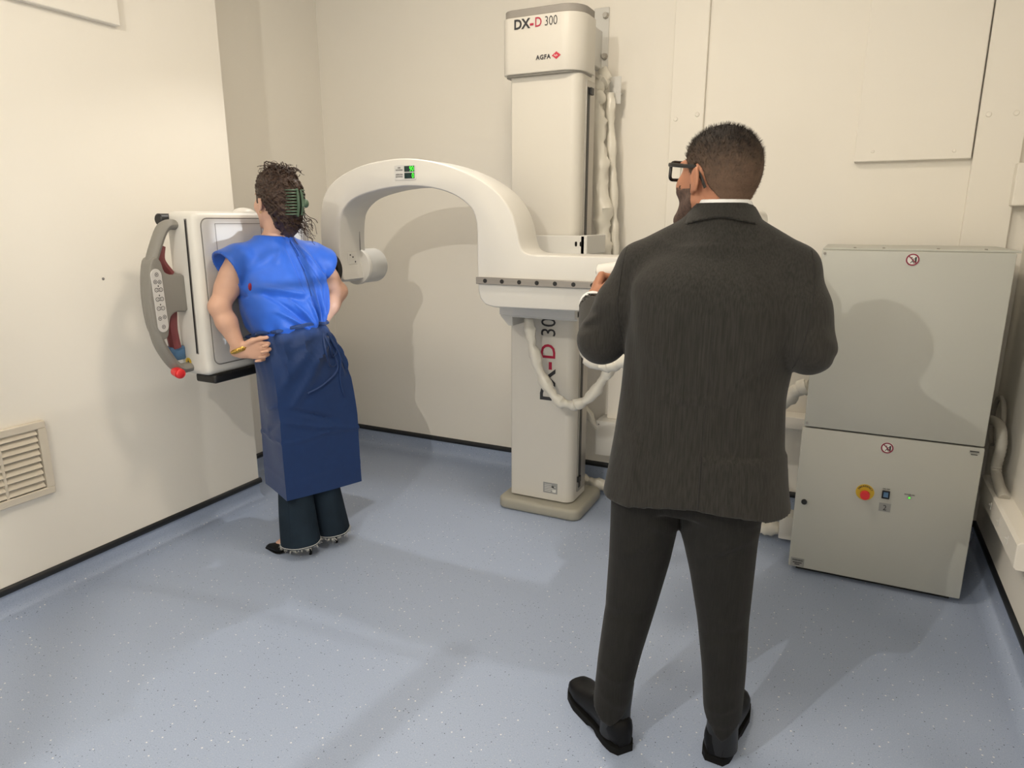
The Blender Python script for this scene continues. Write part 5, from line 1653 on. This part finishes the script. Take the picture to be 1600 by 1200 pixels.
gt = Field((-0.40, -0.20, 0.98), (0.40, 0.36, 1.47), 0.0052)
gt.loft(GT, 0.03, fold=gather)
for sg, sh0, tipp in ((-1, sl_, np.array((-0.246, 0.147, 1.318))), (1, sr_, np.array((0.226, 0.085, 1.315)))):
    gt.cap(np.array((sg * 0.06, 0.13, 1.375)), sh0 + np.array((sg * 0.01, 0, 0.000)), 0.055, 0.060, 0.03)
    gt.cap(sh0 + np.array((sg * 0.01, 0, 0.0)), tipp, 0.060, 0.070, 0.02, flat=((0, 1, 0), 1.15))
    gt.cap(sh0 + np.array((sg * 0.005, -0.01, -0.03)), tipp + np.array((0, -0.012, -0.035)), 0.062, 0.058, 0.03)
segs = [(0.04, 1.01, -0.14, 1.13, 0.010, 0.013), (0.035, 1.00, -0.11, 1.06, 0.009, 0.012), (0.05, 1.02, -0.07, 1.17, 0.009, 0.010), (0.06, 1.02, 0.00, 1.18, 0.009, 0.010), (0.075, 1.02, 0.05, 1.20, 0.009, 0.010), (0.09, 1.02, 0.10, 1.22, 0.010, 0.010), (0.11, 1.03, 0.15, 1.22, 0.012, 0.010), (0.03, 1.03, -0.16, 1.20, 0.012, -0.010), (0.06, 1.05, 0.02, 1.22, 0.009, -0.008), (0.085, 1.05, 0.075, 1.25, 0.009, -0.008),
        (-0.18, 1.235, 0.02, 1.190, 0.014, 0.009), (-0.19, 1.205, -0.02, 1.165, 0.014, -0.008), (0.03, 1.39, 0.10, 1.22, 0.012, 0.009), (0.06, 1.385, 0.16, 1.25, 0.012, 0.009), (0.045, 1.385, 0.12, 1.23, 0.010, -0.008), (0.0, 1.40, 0.02, 1.16, 0.010, 0.007), (-0.02, 1.39, 0.0, 1.18, 0.010, -0.006), (-0.05, 1.385, -0.10, 1.33, 0.012, 0.007), (-0.09, 1.37, -0.19, 1.31, 0.014, 0.008), (0.17, 1.27, 0.13, 1.10, 0.012, 0.010), (0.19, 1.24, 0.16, 1.08, 0.010, -0.009)]
segs = [g[:4] + (g[4] * 0.9, g[5] * 1.35) for g in segs]
gt.apply(lambda F_, X, Y, Z: F_ + (fold_bump(segs, True)(F_, X, Y, Z, 0.10) - F_) * np.clip((Z - 1.025) / 0.05, 0.0, 1))
gF = gt.F.copy()
Xw, Yw, Zw = np.meshgrid(*gt.ax, indexing='ij', sparse=True)
# open sleeve ends (bigger than the arms), open neck
for sg, sh0, e_ in ((-1, sl_, el1), (1, sr_, el2)):
    d_ = np.array((sg * 0.90, 0.12, -0.42)); d_ /= np.linalg.norm(d_)
    cut = np.array((-0.250, 0.138, 1.31)) if sg < 0 else np.array((0.230, 0.080, 1.305))
    s_ = (Xw - cut[0]) * d_[0] + (Yw - cut[1]) * d_[1] + (Zw - cut[2]) * d_[2]
    zone = ((Xw - cut[0]) ** 2 + (Yw - cut[1]) ** 2 + (Zw - cut[2]) ** 2) < 0.135 ** 2
    gt.F = np.where(zone, np.maximum(gt.F, s_), gt.F)
    hole = np.maximum(gF + 0.0105, np.sqrt((Xw - cut[0] - sg * 0.02) ** 2 + (Yw - cut[1]) ** 2 + (Zw - cut[2] + 0.01) ** 2) - 0.085)
    gt.F = np.maximum(gt.F, -hole)
nk = np.sqrt((Xw - 0) ** 2 + (Yw - 0.130) ** 2) - 0.062
gt.F = np.maximum(gt.F, -np.maximum(nk, 1.40 - Zw)).astype(np.float32)
gown, PG, QG = sdf_obj('gown', gt, WF, 'gown', wom, label='blue disposable patient gown, tied at the back')
TG = bvh(PG, QG)

# ---- gown, skirt: a ring that grows from the gathered waist to a boxy hem
WX = lambda q: np.array(q, float)
Bc, Cc, Ac = WX((-2.112, 2.082)), WX((-1.986, 2.443)), WX((-2.330, 2.175))
Dc = Ac + (Cc - Bc) * 1.0
N = 26                                    # samples per side
wc = np.array(WF.w(np.array((0.0, 0.0, 0.0))))[:2]
hc = (Bc + Cc + Ac + Dc) / 4
hem = [Ac + (Bc - Ac) * i / N for i in range(N)] + [Bc + (Cc - Bc) * i / N for i in range(N)] + [Cc + (Dc - Cc) * i / N for i in range(N)] + [Dc + (Ac - Dc) * i / N for i in range(N)]
hem = np.array(hem)
ang = np.array([atan2(p[1] - hc[1], p[0] - hc[0]) for p in hem])
waist_c = np.array(WF.w(np.array((0.0, 0.0, 0.0))))[:2]


def ring_at(z):
    """cross-section of the skirt at height z"""
    a = np.interp(z, [0.30, 0.55, 0.75, 0.90, 0.98, 1.03], [0.205, 0.205, 0.205, 0.198, 0.184, 0.168])
    b = np.interp(z, [0.30, 0.55, 0.75, 0.90, 0.98, 1.03], [0.17, 0.17, 0.168, 0.158, 0.142, 0.126])
    cv = np.interp(z, [0.30, 0.85, 1.03], [0.0, 0.045, 0.084])
    phi0 = atan2(WF.r[1], WF.r[0])
    la = ang - phi0
    rr = 1 / np.sqrt((np.cos(la) / a) ** 2 + (np.sin(la) / b) ** 2)
    c = waist_c + WF.f[:2] * cv
    E_ = c + np.stack([np.cos(ang) * rr, np.sin(ang) * rr], 1)
    k = np.interp(z, [0.30, 0.45, 0.62, 0.80, 0.95, 1.03], [1.0, 0.98, 0.92, 0.66, 0.15, 0.0])
    return E_ * (1 - k) + hem * k


ZS = list(np.linspace(1.03, 0.30, 74))
M4 = 4 * N
ss = np.arange(M4) / N                    # 0-1 side A-B, 1-2 back B-C, 2-3, 3-4
SK = [  # (s0, z0, s1, z1, width s, amp) creases on the skirt
    (1.72, 0.98, 1.05, 0.80, 0.035, 0.007), (1.74, 0.97, 1.20, 0.72, 0.03, 0.008), (1.78, 0.96, 1.45, 0.88, 0.025, 0.009), (1.80, 0.98, 1.62, 0.90, 0.02, 0.009), (1.84, 0.98, 1.86, 0.82, 0.02, 0.010), (1.88, 0.98, 2.0, 0.86, 0.025, 0.012), (1.70, 0.99, 1.35, 0.95, 0.02, 0.008), (1.50, 0.99, 1.42, 0.91, 0.02, 0.008), (1.30, 0.99, 1.22, 0.86, 0.025, 0.008),
    (1.05, 0.66, 1.50, 0.60, 0.02, 0.005), (1.50, 0.60, 1.98, 0.56, 0.02, 0.005), (1.20, 0.70, 1.70, 0.62, 0.02, -0.006), (0.55, 0.70, 0.98, 0.73, 0.03, 0.006), (0.45, 0.60, 0.98, 0.66, 0.03, -0.006)]
r0_ = ring_at(1.03)
lu, lv = (r0_ - waist_c) @ WF.r[:2], (r0_ - waist_c) @ WF.f[:2]
KS = float(ss[int(np.argmin(np.abs(lu - 0.05) + 10 * (lv > 0.08)))])       # where the knot sits on the ring
SK = [((c[0] + KS - 1.76) if c[1] > 0.9 else c[0], c[1] + (0.03 if c[1] > 0.9 else 0), (c[2] + (KS - 1.76) * 0.6) if c[1] > 0.9 else c[2], c[3], c[4], c[5]) for c in SK]
rows = []
for zi, z in enumerate(ZS):
    r = ring_at(z)
    nx = np.stack([np.cos(ang), np.sin(ang)], 1)
    d = np.zeros(M4)
    g = np.exp(-(1.03 - z) / 0.08)
    d += 0.007 * g * (np.sin(ss * 17 + 1.5 * np.sin(ss * 5)) + 0.6 * np.sin(ss * 31 + 1))
    for (s0, z0, s1, z1, w_, a_) in SK:
        a_ *= 1.9
        du, dz = (s1 - s0) * 0.36, (z1 - z0)
        L2 = du * du + dz * dz
        pu, pz = (ss - s0) * 0.36, z - z0
        t = np.clip((pu * du + pz * dz) / L2, 0, 1)
        q = (pu - t * du) ** 2 + (pz - t * dz) ** 2
        d += a_ * np.exp(-q / (w_ * 0.45) ** 2) * (0.3 + 0.7 * np.sin(np.clip(t, 0.03, 0.97) * pi) ** 0.6)
    # storage creases of the folded paper, hem band
    d += 0.0055 * np.exp(-((z - 0.565 - 0.004 * np.sin(ss * 9)) / 0.007) ** 2)
    d += 0.0018 * np.exp(-((z - 0.395) / 0.006) ** 2)
    d += 0.003 * np.sin(ss * 4.4 + z * 7) * np.clip((1 - z) * 3, 0, 1) * np.clip((z - 0.3) * 5, 0, 1)
    # a slightly slanting hem
    loc_v = (r - waist_c) @ WF.f[:2] - 0.084
    zz = z + 0.03 * np.clip(-loc_v / 0.12, -1, 1) * np.clip((z - 0.85) / 0.15, 0, 1) - 0.012 * np.sin((ss - 1) * pi / 2) * np.clip((0.6 - z) / 0.3, 0, 1)
    p = r + nx * d[:, None]
    rows.append(np.concatenate([p, np.broadcast_to(zz, (M4,))[:, None]], 1))
V = np.concatenate(rows)
fs = [(i * M4 + k, i * M4 + (k + 1) % M4, (i + 1) * M4 + (k + 1) % M4, (i + 1) * M4 + k) for i in range(len(ZS) - 1) for k in range(M4)]
# inner face so that the cloth has a thickness
inn = []
for i, r in enumerate(rows):
    c = r[:, :2].mean(0)
    q = r.copy(); dd = q[:, :2] - c; q[:, :2] = c + dd * (1 - 0.003 / np.linalg.norm(dd, axis=1)[:, None])
    inn.append(q)
VI = np.concatenate(inn)
o_ = len(V)
fs2 = [tuple(o_ + j for j in reversed(f)) for f in fs]
lst = (len(ZS) - 1) * M4
fs3 = [(lst + k, lst + (k + 1) % M4, o_ + lst + (k + 1) % M4, o_ + lst + k) for k in range(M4)]
skirt = obj('shaded_gown_skirt', MB().add(np.concatenate([V, VI]), fs + fs2 + fs3), 'shaded_gown_skirt', gown, smooth=40, label='lower half of the gown hanging in boxy folds')
TS = BVHTree.FromPolygons([tuple(p) for p in V], fs)
# waist tie and its loose ends
rw = rows[0]
belt = [(p[0] + cos(a) * 0.016, p[1] + sin(a) * 0.016, p[2] + 0.004 * sin(s_ * 9)) for p, a, s_ in zip(rw, ang, ss)]
obj('waist_tie', MB().tube(belt + [belt[0]], 0.0075, 8, cap=False), 'shaded_gown_skirt', gown)
kn_ = np.array(rows[0][int(KS * N)]) + np.array((0.012, -0.008, 0.0))
obj('knot', MB().ball(kn_, (0.013, 0.013, 0.012), 12, 8), 'shaded_gown_skirt', gown)
vd = np.array((-0.70, 0.72, 0.0))


def on_skirt(s_, z):
    i = min(len(ZS) - 1, max(0, int(round((1.03 - z) / 0.73 * (len(ZS) - 1)))))
    return tuple(np.array(rows[i][int((s_ + KS - 1.78) * N) % M4]) + np.array((0.004, -0.004, 0)))


for pts in (((1.76, 0.995), (1.72, 0.95), (1.80, 0.90), (1.86, 0.93), (1.78, 0.99)), ((1.76, 0.995), (1.66, 0.93), (1.74, 0.87), (1.85, 0.88), (1.80, 0.96)), ((1.78, 0.99), (1.88, 0.90), (1.83, 0.82), (1.84, 0.76), (1.87, 0.72)), ((1.78, 0.97), (1.82, 0.86), (1.62, 0.80), (1.42, 0.765)), ((1.78, 0.99), (1.93, 0.92), (1.99, 0.84))):
    obj('tie_end', MB().tube(spline([on_skirt(*p) for p in pts], 6), 0.0028, 6, ell=1.6), 'shaded_gown_skirt', gown)
# neck tie with its little bow
for pts in (((0.02, -0.2, 1.419), (0.03, -0.2, 1.36), (0.025, -0.2, 1.33)), ((0.02, -0.2, 1.419), (0.045, -0.2, 1.37), (0.05, -0.2, 1.345)), ((0.02, -0.2, 1.35), (0.03, -0.2, 1.31), (0.035, -0.2, 1.29))):
    obj('neck_tie', surf_line(TG, [tuple(WF.w(np.array(p))) for p in pts], tuple(WF.f), 0.0035, 0.003), 'gown', gown)
obj('neck_edge', MB().tube([tuple(WF.w(np.array((0.068 * cos(t), 0.130 + 0.068 * sin(t), 1.424 - 0.012 * max(0, sin(t)))))) for t in [2 * pi * k / 28 for k in range(29)]], 0.005, 6, cap=False), 'gown', gown)
obj('back_seam', surf_line(TG, [tuple(WF.w(np.array(p))) for p in ((0.015, -0.2, 1.412), (0.03, -0.2, 1.28), (0.035, -0.2, 1.18))], tuple(WF.f), 0.0014, 0.0003), 'shaded_gown_skirt', gown)
obj('red_top', MB().ball(tuple(WF.w(np.array((-0.203, 0.06, 1.235)))), (0.006, 0.010, 0.016), 12, 8), 'red_cloth', wom, label='glimpse of a red top under the left arm')

# ---- jeans and shoes
for q, sgn in ((lf, -1), (rf, 1)):
    cx_, cy_ = q[0], q[1]
    jr = []
    ZJ = list(np.linspace(0.55, 0.060, 20))
    K = 40
    vs = []
    for z in ZJ:
        a = np.interp(z, [0.04, 0.2, 0.32, 0.55], [0.082, 0.076, 0.070, 0.070]); b = np.interp(z, [0.04, 0.2, 0.32, 0.55], [0.100, 0.088, 0.078, 0.070]); sh_v = np.interp(z, [0.04, 0.25, 0.55], [0.0, 0.022, 0.04])
        for k in range(K):
            t = 2 * pi * k / K
            ff = 1 + 0.035 * sin(3 * t + 5 * z + sgn) * np.clip((0.5 - z) * 2, 0, 1) + 0.012 * sin(7 * t + 11 * z)
            drop = 0.012 * sin(t * 1 + 2.2) * np.clip((0.15 - z) / 0.1, 0, 1)
            vs.append(tuple(WF.w(np.array((cx_ * np.interp(z, [0.04, 0.25, 0.55], [1.0, 0.86, 0.72]) + a * cos(t) * ff, cy_ - 0.010 + sh_v + b * sin(t) * ff, z + drop)))))
    n_ = len(ZJ)
    f = [(i * K + k, i * K + (k + 1) % K, (i + 1) * K + (k + 1) % K, (i + 1) * K + k) for i in range(n_ - 1) for k in range(K)]
    cen_ = np.array(WF.w(np.array((cx_, cy_, 0))))
    vi = []
    for p in vs:
        d = np.array((p[0] - cen_[0], p[1] - cen_[1])); L_ = np.linalg.norm(d)
        vi.append((cen_[0] + d[0] * (1 - 0.003 / L_), cen_[1] + d[1] * (1 - 0.003 / L_), p[2]))
    o2 = len(vs)
    ls = (n_ - 1) * K
    f2 = f + [tuple(o2 + j for j in reversed(g)) for g in f] + [(ls + k, ls + (k + 1) % K, o2 + ls + (k + 1) % K, o2 + ls + k) for k in range(K)]
    jl = obj('jeans_leg', MB().add(vs + vi, f2), 'denim', wom, label='wide dark denim trouser leg with a frayed hem')
    fr_ = MB()
    rj = random.Random(5 + sgn)
    for k in range(170):
        t = rj.uniform(0, K)
        p = Vector(vs[ls + int(t) % K]).lerp(Vector(vs[ls + (int(t) + 1) % K]), t % 1)
        L_ = rj.uniform(0.006, 0.016) if rj.random() > 0.05 else rj.uniform(0.02, 0.035)
        d = Vector((rj.uniform(-1, 1), rj.uniform(-1, 1), -0.9 if p.z - L_ > 0.006 else -0.2)).normalized()
        fr_.tube([p, p + d * L_ * 0.5 + Vector((0, 0, 0.001)), p + d * L_ + Vector((rj.uniform(-.003, .003), 0, 0))], 0.0007, 4)
    fr_.tube([Vector(p) + Vector((0, 0, 0.006)) for p in vs[ls:ls + K]] + [Vector(vs[ls]) + Vector((0, 0, 0.006))], 0.0016, 5, cap=False)
    obj('frayed_threads', fr_, 'thread', jl, kind='stuff')
    sm = MB().tube([Vector(vs[i * K + (22 if sgn < 0 else 20)]) for i in range(n_)], 0.0012, 5)
    obj('side_seam', sm, 'thread' if False else 'denim', jl)
shoe_loft('shoe', (-2.075, 2.190, 0), (-2.318, 2.135, 0), 0.036, wom, heel_h=0.055, pointed=True)
shoe_loft('shoe', (-2.045, 2.332, 0), (-2.285, 2.322, 0), 0.036, wom, heel_h=0.055, pointed=True)
